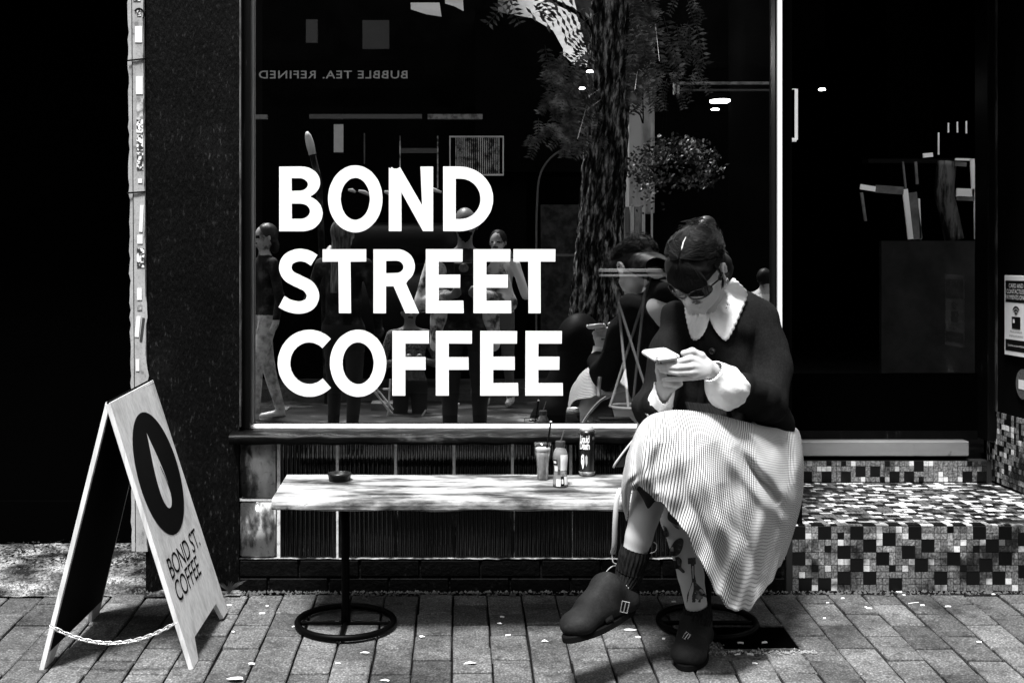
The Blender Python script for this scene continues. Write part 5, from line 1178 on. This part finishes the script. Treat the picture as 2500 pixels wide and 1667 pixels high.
# lip of the bench cushion cord under the skirt
# ================================================================ THE LANE OPPOSITE (seen mirrored in the shop glass)
def figure(base, h, face, jac, trou, skin, label, hair=True, stride=.0, swing=0, fwd=(0, 1), pose=0, headm=None, shoes=M_white, hairlen=0):
    fx, fy = fwd; n = math.hypot(fx, fy); f_ = np.array([fx/n, fy/n, 0]); s_ = np.array([fy/n, -fx/n, 0]); b = np.array(base, float); k_ = h/1.75
    Q = lambda a, c, z: b+s_*a*k_+f_*c*k_+np.array([0, 0, z*k_])
    root = thing('person', label, 'person', tuple(b))
    B = SDF(b-np.array([.45, .45, .02])*k_, b+np.array([.45, .45, 1.9])*k_, .013)
    for sx in (-1, 1):
        st_ = stride*sx; B.cone(Q(sx*.09, 0, .92), .088, Q(sx*.10, .03+st_*.55, .5), .062, .02); B.cone(Q(sx*.10, .03+st_*.55, .5), .060, Q(sx*.10, -.02+st_, .09), .044, .02); B.cone(Q(sx*.10, -.03+st_, .05), .04, Q(sx*.12, .14+st_, .035), .032, .02)
        bent = pose == 1 or (pose == 2 and sx == 1)
        e = Q(sx*(.30 if bent else .26), .02-swing*sx*.5, 1.12); hnd = Q(sx*.055, .26, 1.19) if pose == 1 else (Q(sx*.16, .12, 1.52) if bent else Q(sx*.25, .12-swing*sx, .88))
        B.cone(Q(sx*.19, 0, 1.42), .05, e, .042, .03); B.cone(e, .042, hnd, .028, .02)
        B.cone(hnd, .03, hnd+(f_*.03+np.array([0, 0, -.05 if pose == 0 else .03]))*k_, .028, .01)
        for i in range(4):
            q_ = hnd+s_*(i-1.5)*.018*k_; B.cone(q_, .01, q_+(f_*.03+np.array([0, 0, -.08 if pose == 0 else .02]))*k_, .009, .003)
    B.cone(Q(0, 0, .98), .14, Q(0, 0, 1.36), .155, .05, flat=(f_, .68)); B.cone(Q(-.14, 0, 1.41), .06, Q(.14, 0, 1.41), .06, .05)
    B.cone(Q(0, 0, 1.42), .058, Q(0, .01, 1.55), .052, .03)
    R_ = np.stack([s_, f_, np.array([0, 0, 1.])])
    B.ell(Q(0, .0, 1.665), np.array([.076, .095, .105])*k_, R_, .01); B.ell(Q(0, .03, 1.60), np.array([.055, .065, .06])*k_, R_, .02); B.cone(Q(0, .095, 1.655), .010, Q(0, .112, 1.625), .014, .01)
    for sx in (-1, 1): B.ell(Q(sx*.08, -.005, 1.645), np.array([.012, .02, .03])*k_, R_, .005)
    B.shift(lambda X, Y, Z: -.007*vn(X, Y, Z, 26, 7)*(Z < b[2]+1.45*k_))
    me = B.mesh('body'); o = link('body', me, skin, root)
    # clothing: painted by region on the one body surface, plus shells
    me.materials.append(jac); me.materials.append(trou); me.materials.append(shoes); me.materials.append(M_ink)
    for p_ in me.polygons:
        c_ = (np.array(p_.center)-b); z = c_[2]/k_; a = c_@s_/k_; d = c_@f_/k_
        if d > .06 and ((abs(z-1.653) < .010 and .016 < abs(a) < .048) or (abs(z-1.603) < .007 and abs(a) < .026) or (not hair and z < 1.60 and z > 1.5)): p_.material_index = 4  # eye sockets and mouth darkened as painted facial shading; bald heads get a beard
        elif z < .085: p_.material_index = 3
        elif z < .96 and abs(a) < .22: p_.material_index = 2
        elif z < 1.49 and not ((pose == 1 and d > .19) or (pose == 0 and z < .92)): p_.material_index = 1
    if hair:
        Hh_ = SDF(b+np.array([-.2, -.2, 1.2])*k_, b+np.array([.2, .2, 1.9])*k_, .01)
        Hh_.ell(Q(0, -.02, 1.685), np.array([.088, .10, .10])*k_, R_, .01)
        if hairlen: Hh_.cone(Q(0, -.05, 1.66), .08, Q(0, -.09, 1.66-hairlen), .075, .03, flat=(f_, .5))
        Hh_.ell(Q(0, .09, 1.61), np.array([.07, .075, .095])*k_, R_, cut=True)
        Hh_.shift(lambda X, Y, Z: -.004*vn(X, Y, Z*.2, 90, 2))
        link('hair', Hh_.mesh('hair'), M_hair if headm is None else headm, root)
    return root, Q
M_jl = mat('light_jacket', .60, .8, .2, [(10, I3, [(.40, .12), (.55, 1.2)])]); M_jd = mat('dark_jacket', .02, .8, .2, [(9, I3, [(.42, .1), (.55, 1), (.68, 4)])]); M_skst = mat('street_skin', .42, .5, .4, [(14, I3, [(.36, .15), (.52, 1.1)])]); M_jean = mat('pale_denim', .6, .9, .2, [(16, I3, [(.35, .4), (.6, 1.1)])]); M_td = mat('dark_trousers', .012, .9); M_lh = mat('lit_hair', .012, .45, .5)  # blotches paint broken light and dark onto skin and jackets
ph_root, Q = figure((.03, -4.52, -.33), 1.83, 1, M_jd, M_td, M_skin2, 'bald bearded man holding a camera at chest height, mirrored in the window', hair=False, pose=1)
# open pale jacket on the standing man: sleeves and fronts as shells
s = SDF((-.45, -4.9, .5), (.5, -4.1, 1.35), .012)
for sx in (-1, 1):
    s.cone(Q(sx*.20, 0, 1.42), .066, Q(sx*.29, .02, 1.12), .062, .02); s.cone(Q(sx*.29, .02, 1.12), .060, Q(sx*.13, .18, 1.17), .048, .02); s.cone(Q(sx*.15, -.01, 1.38), .07, Q(sx*.17, -.01, .85), .075, .03)
s.shift(lambda X, Y, Z: -.006*vn(X, Y, Z, 30, 3)); s.cone(Q(0, .16, 1.5), .10, Q(0, .16, .8), .11, cut=True)
link('jacket', s.mesh('jacket'), M_jl, ph_root)
cmr = thing('camera', 'black camera held by the mirrored bald man', 'camera', (.02, -4.36, 1.104))
link('camera_body', MB().box((-.05, -4.395, 1.04), (.09, -4.345, 1.13)).mesh('camera_body', bevel=.006), M_leather, cmr)
link('lens_barrel', MB().lathe([(.034, 0), (.034, .035), (.03, .04)], (.02, -4.345, 1.09), 20, M=Matrix.Rotation(-PI/2, 4, 'X')).mesh('lens_barrel'), M_gl, cmr)
p = Rf(648, 1085, 7.3); figure((p[0], p[1], -.33), 1.80, 1, M_jd, M_jean, M_skst, 'man in dark jacket and pale jeans walking at the mirrored left edge', fwd=(-.9, .5), headm=M_lh, stride=.16, swing=.12, hairlen=.08)
p = Rf(838, 1100, 5.6); figure((p[0], p[1], -.33), 1.78, 1, M_jd, M_td, M_skst, 'long-haired woman in black seen from behind in the reflection', fwd=(.25, -1), headm=mat('streaked_long_hair', .12, .5, .4, [(40, (1, 1, .12), [(.4, .1), (.55, 1), (.7, 2.5)])]), hairlen=.46, shoes=M_leather, stride=.08, pose=2)
p = Rf(1215, 990, 8.3); figure((p[0], p[1], -.30), 1.74, 1, mat('white_shirt', .75, .8), mat('grey_trousers', .1, .9), M_skst, 'person in white top and white trainers standing across the lane', fwd=(-.3, .9), pose=2, stride=-.10, hairlen=.18)
p = Rf(1868, 1000, 6.8); figure((p[0], p[1], -.30), 1.36, 1, mat('pale_scarf_top', .8, .9), M_td, M_skst, 'dark-haired girl in a pale top mirrored beside the white mullion', fwd=(.5, -.8))
p = Rf(1722, 1000, 7.9); figure((p[0], p[1], -.30), 1.86, 1, M_jd, M_td, M_skst, 'tall man in dark clothes whose face shows above the seated woman', fwd=(-.7, .7), headm=M_lh)
p = Rf(1000, 1000, 7.8); figure((p[0], p[1], -.9), 1.65, 1, mat('dotted_dark_top', .1, .9, .2, [(120, I3, [(.5, .2), (.55, 3)])]), M_td, M_skin2, 'seated person in a dotted top mirrored behind the lettering', fwd=(.2, 1), pose=1)
# made-up covered scooter, added as a dark mass below the tree
cs = thing('added_dark_scooter', 'made-up covered scooter added as a dark mass at the foot of the mirrored tree', 'scooter', tuple(Rf(1445, 1100, 5.6)))
c_ = Rf(1445, 1000, 5.6); s = SDF((c_[0]-.5, c_[1]-.45, -.4), (c_[0]+.6, c_[1]+.45, 1.0), .02)
s.cone((c_[0]-.1, c_[1], .55), .16, (c_[0]+.12, c_[1], .25), .26, .1); s.cone((c_[0]-.25, c_[1], -.1), .2, (c_[0]+.35, c_[1], -.1), .22, .1); s.cone((c_[0]-.1, c_[1], .5), .14, (c_[0]-.22, c_[1], 0), .18, .1); s.cone((c_[0]-.06, c_[1], .66), .05, (c_[0]-.1, c_[1], .5), .1, .08)
s.shift(lambda X, Y, Z: -.012*vn(X, Y, Z, 14, 3)); link('cover', s.mesh('cover'), mat('black_cover', .003, .6, .1), cs)
for wx in (-.28, .38): link('wheel', MB().tube([(c_[0]+wx+.17*math.cos(a), c_[1], -.14+.17*math.sin(a)) for a in np.linspace(0, 2*PI, 21)[:-1]], .05, 8, closed=True).mesh('wheel', smooth=True), M_leather, cs)
fu = thing('folded_umbrella', 'white-topped folded umbrella leaning dark behind the letter B', 'umbrella', tuple(Rf(760, 420, 7)))
link('canopy', MB().tube([Rf(749, 322, 7), Rf(752, 332, 7), Rf(757, 352, 7), Rf(763, 378, 7)], [.012, .03, .04, .035], 10).mesh('canopy', smooth=True), M_white, fu); link('shaft', MB().tube([Rf(763, 378, 7), Rf(778, 440, 7), Rf(790, 700, 7), Rf(800, 985, 7)], .03, 8).mesh('shaft', smooth=True), M_jd, fu)
pc = thing('parked_hatchback', 'low dark parked car with a pale roofline behind the letters BOND', 'car', tuple(Rf(960, 600, 8.4)))
a, b = Rf(845, 462, 8.6), Rf(1085, 478, 8.6)
for q_ in ((850, 464, 868, 470), (875, 466, 905, 478), (918, 470, 930, 476), (938, 468, 952, 476), (1040, 462, 1078, 470), (1085, 466, 1100, 474)):
    a, b = Rf(q_[0], q_[1], 8.6), Rf(q_[2], q_[3], 8.6); link('roof_trim', MB().tube([a, (a+b)/2+np.array([0, 0, .01]), b], [.012, .022, .012], 6).mesh('roof_trim', smooth=True), M_white, pc)
s = SDF(Rf(800, 0, 8.9)*[1, 1, 0]+np.array([0, -1.3, -.3]), Rf(1150, 0, 8.9)*[1, 1, 0]+np.array([0, .3, 1.9]), .04)
c_ = Rf(975, 600, 9.4); s.cone((c_[0]-.45, c_[1], 1.35), .22, (c_[0]+.45, c_[1], 1.35), .22, .1); s.cone((c_[0]-.6, c_[1], .6), .5, (c_[0]+.6, c_[1], .6), .5, .1); link('body_shell', s.mesh('body_shell'), M_leather, pc)
# ---- opposite building
FY = -10.2
ob = thing('opposite_building', 'dark terrace of shops across the lane with pale upper walls', 'building', (0, FY-2, 0))
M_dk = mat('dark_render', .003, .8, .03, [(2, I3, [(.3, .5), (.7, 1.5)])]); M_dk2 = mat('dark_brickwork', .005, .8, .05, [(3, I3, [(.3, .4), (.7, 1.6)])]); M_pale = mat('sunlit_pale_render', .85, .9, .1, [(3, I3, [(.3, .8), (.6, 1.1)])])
def opp(x0, y0, x1, y1, d, dep, m, nm, par=ob):
    a, b = Rf(x0, y0, d), Rf(x1, y1, d)
    return link(nm, MB().box((a[0], a[1]-dep, b[2]), (b[0], a[1], a[2])).mesh(nm), m, par)
D0 = GY-FY     # facade distance
a, b = Rf(-500, 0, D0), Rf(1285, 0, D0)
link('shop_wall', MB().box((-9, FY-6, -.3), (b[0], FY, 2.95)).mesh('shop_wall'), M_dk, ob)
link('shop_wall', MB().box((b[0], FY-6, -.3), (9, FY-1.2, 3.6)).mesh('shop_wall'), M_dk, ob)
link('upper_wall', MB().box((-9, FY-6, 2.95), (.45, FY-.6, 7.2)).mesh('upper_wall'), M_dk2, ob)
link('tilted_pale_wall', MB().add([(.42, FY-.3, 3.0), (1.65, FY-.3, 3.0), (1.65, FY-4.8, 5.6), (.42, FY-4.8, 5.6), (.42, FY-.3, 2.9), (1.65, FY-.3, 2.9), (1.65, FY-4.8, 5.5), (.42, FY-4.8, 5.5)], [(0, 1, 2, 3), (4, 5, 6, 7), (0, 1, 5, 4), (1, 2, 6, 5), (3, 0, 4, 7)]).mesh('tilted_pale_wall'), mat('sunlit_slope', .5, .9, .1, [(5, I3, [(.3, .8), (.6, 1.1)])]), ob)  # pale wall laid back as a slope so that it catches the sun
link('upper_wall', MB().box((1.75, FY-6, 3.6), (9, FY-1.7, 6.2)).mesh('upper_wall'), M_dk2, ob)
# arched dark hood against the pale wall
pts = [(1160, 20), (1300, 45), (1350, 75), (1375, 120), (1375, 135), (1410, 165), (1440, 200), (1440, 420), (1160, 420)]
mb = MB(); Pn = lambda u_, v_, t: Rf(u_, v_, D0-.2)+np.array([0, -t, 0]); mb.prism(pts, Pn, 0, .8); link('arched_hood', mb.mesh('arched_hood'), M_dk, ob)
for q_ in ([(1000, -5), (1072, -5), (1078, 42), (1040, 34), (1002, 18)], [(1085, -30), (1130, -30), (1132, 24), (1110, 8), (1086, -2)]):
    vs = [Rf(x, y, D0-.3)+np.array([0, .6*(y-40)/100, 0]) for x, y in q_]; link('tilted_pale_patch', MB().add(vs, [tuple(range(len(vs)))]).mesh('tilted_pale_patch'), M_pale, ob)  # pale patches, tilted back to catch more light
opp(885, 50, 950, 120, D0-.1, .05, mat('window_dull', .08, .5), 'upper_window'); opp(747, 48, 775, 105, D0-.1, .05, mat('dull_sign', .1, .5), 'hanging_board')
opp(755, 279, 1030, 290, D0-.6, .06, mat('awning_bar', .14, .5), 'awning_rail'); opp(1044, 279, 1178, 291, D0-.6, .06, mat('awning_bar_pale', .35, .5, .3, [(14, I3, [(.4, .3), (.55, 1)])]), 'awning_rail'); opp(619, 280, 652, 291, D0-.6, .06, M_worn, 'awning_rail')
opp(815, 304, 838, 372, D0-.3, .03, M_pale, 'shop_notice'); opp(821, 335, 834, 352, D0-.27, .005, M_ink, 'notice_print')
for x0, y0, x1, y1 in ((975, 332, 1070, 460),): 
    opp(x0, y0, x0+3, y1, D0-.3, .03, M_jl, 'poster_frame'); opp(x1-3, y0, x1, y1, D0-.3, .03, M_jl, 'poster_frame'); opp(x0+3, y0+30, x1-3, y0+42, D0-.3, .02, mat('poster_band', .10), 'poster_band')
opp(888, 325, 891, 400, D0-.3, .03, mat('post_grey', .12), 'poster_frame')
for i in range(22): opp(1112+i*5, 336, 1112+i*5+2.2, 424, D0-.3, .02, M_jl, 'grille_bar')
for q_ in ((1097, 332, 1230, 335.5), (1097, 425, 1230, 429), (1097, 335, 1100, 425), (1227, 335, 1230, 425)): opp(*q_, D0-.3, .03, M_pale, 'grille_frame')
mb = MB(); ar = [Rf(1380-0*t, 350, D0-.2) for t in (0,)]; path = [Rf(1430, 352, D0-.2), Rf(1390, 358, D0-.2), Rf(1345, 385, D0-.2), Rf(1318, 430, D0-.2), Rf(1311, 500, D0-.2), Rf(1309, 620, D0-.2), Rf(1309, 920, D0-.2)]
link('arch_trim', MB().tube(cat(np.array(path), 40), .012, 6).mesh('arch_trim'), mat('arch_grey', .12), ob)
opp(1322, 620, 1440, 626, D0-.15, .02, mat('sill_grey', .12), 'door_rail'); opp(1320, 500, 1436, 900, D0-.05, .01, mat('dull_door', .035, .6, .2, [(9, I3, [(.4, .4), (.6, 1.6)])]), 'dull_door')
# shop name across the lane, readable from the lane, so mirrored in the glass
sg = thing('bubble_tea_sign', 'grey capitals reading BUBBLE TEA. REFINED on the dark shop across the lane', 'sign', tuple(Rf(815, 183, D0)))
a, b = Rf(632, 192, D0-.02), Rf(995, 173, D0-.02)
me = text_mesh('BUBBLE TEA. REFINED', 'lettering', 1, align='LEFT', space=1.12, ext=.0, bold=.012)
xs_ = [v.co.x for v in me.vertices]; ys_ = [v.co.y for v in me.vertices]; x0_, x1_, y1_ = min(xs_), max(xs_), max(ys_)
link('lettering', map_mesh(me, lambda x, y, z: (b[0]+(a[0]-b[0])*(x-x0_)/(x1_-x0_), FY+.022, a[2]+(b[2]-a[2])*y/y1_)), mat('sign_grey', .6, .5), sg)
link('sign_board', MB().box((a[0]-.2, FY, a[2]-.12), (b[0]+.2, FY+.015, b[2]+.12)).mesh('sign_board'), M_dk, sg)
# pale boarded pier and downpipe
pr_ = thing('boarded_pier', 'pale timber pier with a thin branch-like cable across the lane', 'wall', tuple(Rf(1560, 700, 9)))
opp(1536, 60, 1598, 520, 9.0, .3, mat('pier_grey', .62, .8, .2, [(6, (1, 1, .3), [(.35, .5), (.6, 1.1)])]), 'pier_face', pr_)
for x0, x1, m_ in ((1526, 1537, mat('pier_side', .14)), (1539, 1548, M_white), (1549, 1566, mat('pier_mid', .28, .8, .2, [(20, (1, 1, .3), [(.35, .4), (.6, 1.2)])])), (1567, 1575, M_white)): opp(x0, 505, x1, 815, 8.9, .1, m_, 'pier_board', pr_)
opp(1590, 300, 1594, 830, 8.9, .04, M_white, 'downpipe', pr_)
opp(1535, 818, 1600, 834, 8.85, .2, M_pale, 'pier_sill', pr_)
link('cable', MB().tube(cat(np.array([Rf(1569, 200, 8.8), Rf(1568, 240, 8.8), Rf(1555, 262, 8.8), Rf(1535, 278, 8.8)]), 20), .010, 6).tube(cat(np.array([Rf(1569, 230, 8.8), Rf(1570, 300, 8.8), Rf(1562, 280, 8.8), Rf(1545, 270, 8.8)]), 20), .008, 6).mesh('cable'), M_ink, pr_)
# ---- street tree
tr = thing('street_tree', 'rough-barked street tree rising past the lettering in the reflection', 'tree', tuple(Rf(1450, 900, 6.6)))
ctr = [(1500, -60, 48), (1488, 120, 48), (1483, 250, 49), (1477, 400, 51), (1468, 520, 52), (1460, 650, 56), (1458, 780, 64), (1462, 900, 80), (1465, 1010, 95)]
CT = cat(np.array([list(Rf(x, y, 6.6))+[r_/FP*10.9] for x, y, r_ in ctr]), 120); G_ = []
for i, (x, y, z, r_) in enumerate(CT):
    row = []
    for a in np.linspace(0, 2*PI, 97)[:-1]:
        bk = .030*abs(math.sin(a*8+1.2*math.sin(z*3.1)+.8*math.sin(z*9+a*3)))+.012*math.sin(a*19+z*40)+.006*math.sin(a*37+z*90)
        rr = r_*(1-.02)+bk*.8*r_/.15*.6; row.append((x+rr*math.cos(a), y+rr*math.sin(a), z))
    G_.append(row)
link('trunk', MB().grid(np.array(G_), wrap=True).mesh('trunk', smooth=True), mat('bark', .15, .9, .1, [(24, (1, 1, .22), [(.44, .05), (.52, .6), (.64, 4)]), (60, (1, 1, .2), [(.4, .4), (.6, 1.3)])], (30, (1, 1, .25), 1, .05)), tr)
def leaflets(mb, base, tip, n, s):
    base, tip = Vector(base), Vector(tip); ax = (tip-base).normalized(); sd_ = ax.cross(Vector((0, 1, 0))).normalized()
    mb.tube([base, tip], .0014, 3)
    for i in range(n):
        t = (i+1)/(n+.5); c = base.lerp(tip, t)
        for sg_ in (-1, 1):
            d = (sd_*sg_+ax*.35+Vector((0, rnd.uniform(-.3, .3), rnd.uniform(-.2, .1)))).normalized(); L = s*rnd.uniform(.7, 1.1); w_ = Vector((-d.z, 0, d.x))*L*.17
            mb.add([c, c+d*L*.45+w_, c+d*L, c+d*L*.45-w_], [(0, 1, 2, 3)])
mb = MB()
fr = [(1440, -30, 1290, 40), (1430, 20, 1330, 60), (1460, 30, 1375, 90), (1440, 60, 1395, 118), (1450, 100, 1400, 150), (1450, 130, 1410, 200), (1440, 170, 1380, 240), (1440, 230, 1410, 340), (1430, 280, 1400, 330), (1450, 160, 1415, 260),
      (1545, -20, 1560, 60), (1570, 20, 1540, 110), (1560, 60, 1580, 140), (1550, 90, 1545, 180), (1580, 100, 1565, 190), (1560, 150, 1550, 220), (1580, 170, 1590, 230), (1620, 40, 1650, 150), (1640, 100, 1660, 190), (1600, 60, 1610, 150), (1260, -20, 1190, 60), (1230, -30, 1270, 60), (1700, 60, 1720, 160), (1300, -40, 1340, 40), (1360, -30, 1330, 50), (1330, 110, 1345, 200), (1375, 200, 1370, 260)]
for x0, y0, x1, y1 in fr: leaflets(mb, Rf(x0, y0, 6.2+rnd.uniform(-.5, .5)), Rf(x1, y1, 6.2+rnd.uniform(-.5, .5)), 8, .085)
for i in range(60):
    x, y = rnd.uniform(1530, 1720), rnd.uniform(-20, 230); leaflets(mb, Rf(x, y, 7), Rf(x+rnd.uniform(-25, 25), y+rnd.uniform(30, 60), 7), 6, .05)
for i in range(90):
    x, y = rnd.gauss(1395, 32), rnd.uniform(120, 345); leaflets(mb, Rf(x, y, 6.3), Rf(x+rnd.uniform(-40, 5), y+rnd.uniform(25, 60), 6.3), 7, .055)
for i in range(70):
    x, y = rnd.gauss(1560, 22), rnd.uniform(-20, 245); leaflets(mb, Rf(x, y, 6.5), Rf(x+rnd.uniform(-30, 30), y+rnd.uniform(25, 50), 6.5), 7, .055)
link('leaves', mb.mesh('leaves'), M_leaf, tr)
link('branch', MB().tube(cat(np.array([Rf(1470, 100, 6.6), Rf(1420, 40, 6.5), Rf(1340, 0, 6.4), Rf(1240, -30, 6.3)]), 14), .02, 6).mesh('branch'), M_dk, tr)
# ---- hanging basket
hb = thing('hanging_basket', 'hanging basket of leafy plants and small white flowers mirrored above the woman', 'plant', tuple(Rf(1640, 400, 6.4)))
c = Vector(Rf(1645, 405, 6.4)); s_ = 10.76/FP
mb, fm = MB(), MB()
for i in range(1500):
    a, e, r_ = rnd.uniform(0, 6.28), rnd.uniform(-.9, 1.3), rnd.uniform(.55, 1.08)
    p_ = c+Vector((math.cos(a)*math.cos(e)*118*s_*r_, math.sin(a)*math.cos(e)*.3*r_, math.sin(e)*72*s_*r_-(30*s_ if math.cos(a) < -.3 and rnd.random() < .4 else 0)*rnd.random()*2.2))
    d = Vector((rnd.gauss(0, 1), rnd.gauss(0, 1), rnd.gauss(0, 1))).normalized(); e2 = d.orthogonal().normalized(); L = rnd.uniform(.025, .055)
    (fm if rnd.random() < .05 else mb).add([p_, p_+d*L*.5+e2*L*.3, p_+d*L, p_+d*L*.5-e2*L*.3], [(0, 1, 2, 3)])
link('foliage', mb.mesh('foliage'), M_leaf, hb); link('flowers', fm.mesh('flowers'), M_white, hb)
link('bowl', MB().lathe([(.02, -.14), (.14, -.1), (.22, 0)], tuple(c), 20).mesh('bowl'), M_black, hb)
for a in (0, 2.1, 4.2): link('wire', MB().tube([c+Vector((.2*math.cos(a), .2*math.sin(a), 0)), c+Vector((-.05, 0, .8))], .003, 4).mesh('wire'), M_iron, hb)
# ---- pale canopy bar above basket, folding chair, planter
cb = thing('market_umbrella_bar', 'pale horizontal canopy bar across the lane above the basket', 'awning', tuple(Rf(1760, 205, 8)))
opp(1650, 200, 1885, 206, 8, .05, mat('bar_pale', .4, .5, .3, [(8, I3, [(.35, .4), (.6, 1.2)])]), 'bar', cb); opp(1662, 218, 1885, 222, 8, .05, mat('bar_dim', .1), 'bar', cb); opp(1645, 202, 1649, 230, 8, .05, M_white, 'bar_end', cb); opp(1655, 202, 1659, 230, 8, .05, M_white, 'bar_end', cb)
fc = thing('folding_chair', 'white slatted folding chair mirrored under the letters COFFEE', 'chair', tuple(Rf(940, 1010, 7.5)))
for q_ in (((900, 940), (958, 1010)), ((915, 955), (950, 1005)), ((925, 955), (960, 1000)), ((935, 950), (952, 950)), ((953, 925), (945, 1040)), ((905, 915), (925, 960)), ((1085, 975), (1115, 1030)), ((1092, 988), (1122, 986)), ((1040, 1000), (1015, 1040))):
    a, b = Rf(*q_[0], 7.5), Rf(*q_[1], 7.5); link('slat', MB().tube([a, b], .010, 5).mesh('slat'), M_white, fc)
pl2 = thing('street_planter', 'pale concrete planter mirrored at the foot of the window', 'planter', tuple(Rf(1100, 1020, 8)))
for q_ in ((905, 985, 975, 1100), (1075, 1005, 1120, 1100), (680, 1000, 700, 1100)): opp(*q_, 8, .3, mat('planter_grey', .3, .9, .1, [(5, I3, [(.3, .5), (.7, 1.2)])]), 'planter_box', pl2)
# ---- white framed fittings glimpsed inside the cafe through the door
vf = thing('counter_hatch_frame', 'skewed white frame with a dark opening seen inside through the dark door', 'frame', tuple(W(2300, 480, 5.9)))
ZF = 5.9
def vbar(x0, y0, x1, y1, r_, m, nm='frame_bar'):
    a, b = W(x0, y0, ZF), W(x1, y1, ZF); d = b-a; d /= np.linalg.norm(d); n = np.array([d[2], 0, -d[0]])*r_
    vs = [a+n, a-n, b-n, b+n]; vs = vs+[v+np.array([0, .010, 0]) for v in vs]
    link(nm, MB().add(vs, [(0, 1, 2, 3), (7, 6, 5, 4), (0, 4, 5, 1), (1, 5, 6, 2), (2, 6, 7, 3), (3, 7, 4, 0)]).mesh(nm), m, vf)
Mw2, Mg2 = mat('frame_white', .85, .6), mat('frame_dim', .12, .6, .3, [(20, I3, [(.3, .5), (.7, 1.3)])])
vbar(2210, 462, 2224, 584, .0125, Mw2); vbar(2101, 456, 2138, 462, .012, Mw2); vbar(2138, 461, 2206, 466, .018, Mg2); vbar(2228, 470, 2242, 584, .020, Mg2); vbar(2244, 485, 2248, 584, .004, Mw2)
vbar(2333, 389, 2372, 390, .005, Mw2); vbar(2374, 388, 2379, 480, .010, Mw2); vbar(2336, 470, 2379, 472, .020, Mw2); vbar(2336, 484, 2379, 486, .010, Mg2); vbar(2380, 480, 2382, 584, .004, Mw2); vbar(2254, 380, 2278, 378, .010, Mw2); vbar(2205, 395, 2212, 460, .004, Mg2); vbar(2104, 470, 2114, 540, .006, Mg2); vbar(2236, 395, 2240, 450, .006, Mg2); vbar(2333, 400, 2360, 402, .010, Mg2)
for q_ in ((2292, 324, 2292, 378, .003), (2316, 300, 2316, 324, .0022), (2338, 298, 2338, 324, .0022), (2360, 296, 2360, 326, .0022), (2384, 294, 2384, 342, .003)): vbar(*q_, Mw2, 'bottle_glint')  # the bottle glints again, painted in as thin white bars
tk = thing('twisted_post', 'dim bark-like post standing behind the hatch frame', 'post', tuple(W(2310, 480, 6.0)))
link('post_body', MB().tube(cat(np.array([W(2312, 395, 5.98), W(2306, 470, 5.98), W(2316, 520, 5.98), W(2330, 586, 5.98)]), 20), .045, 14).mesh('post_body', smooth=True), mat('dim_bark', .05, .8, .1, [(30, (1, 1, .2), [(.42, .1), (.56, 2)])]), tk)
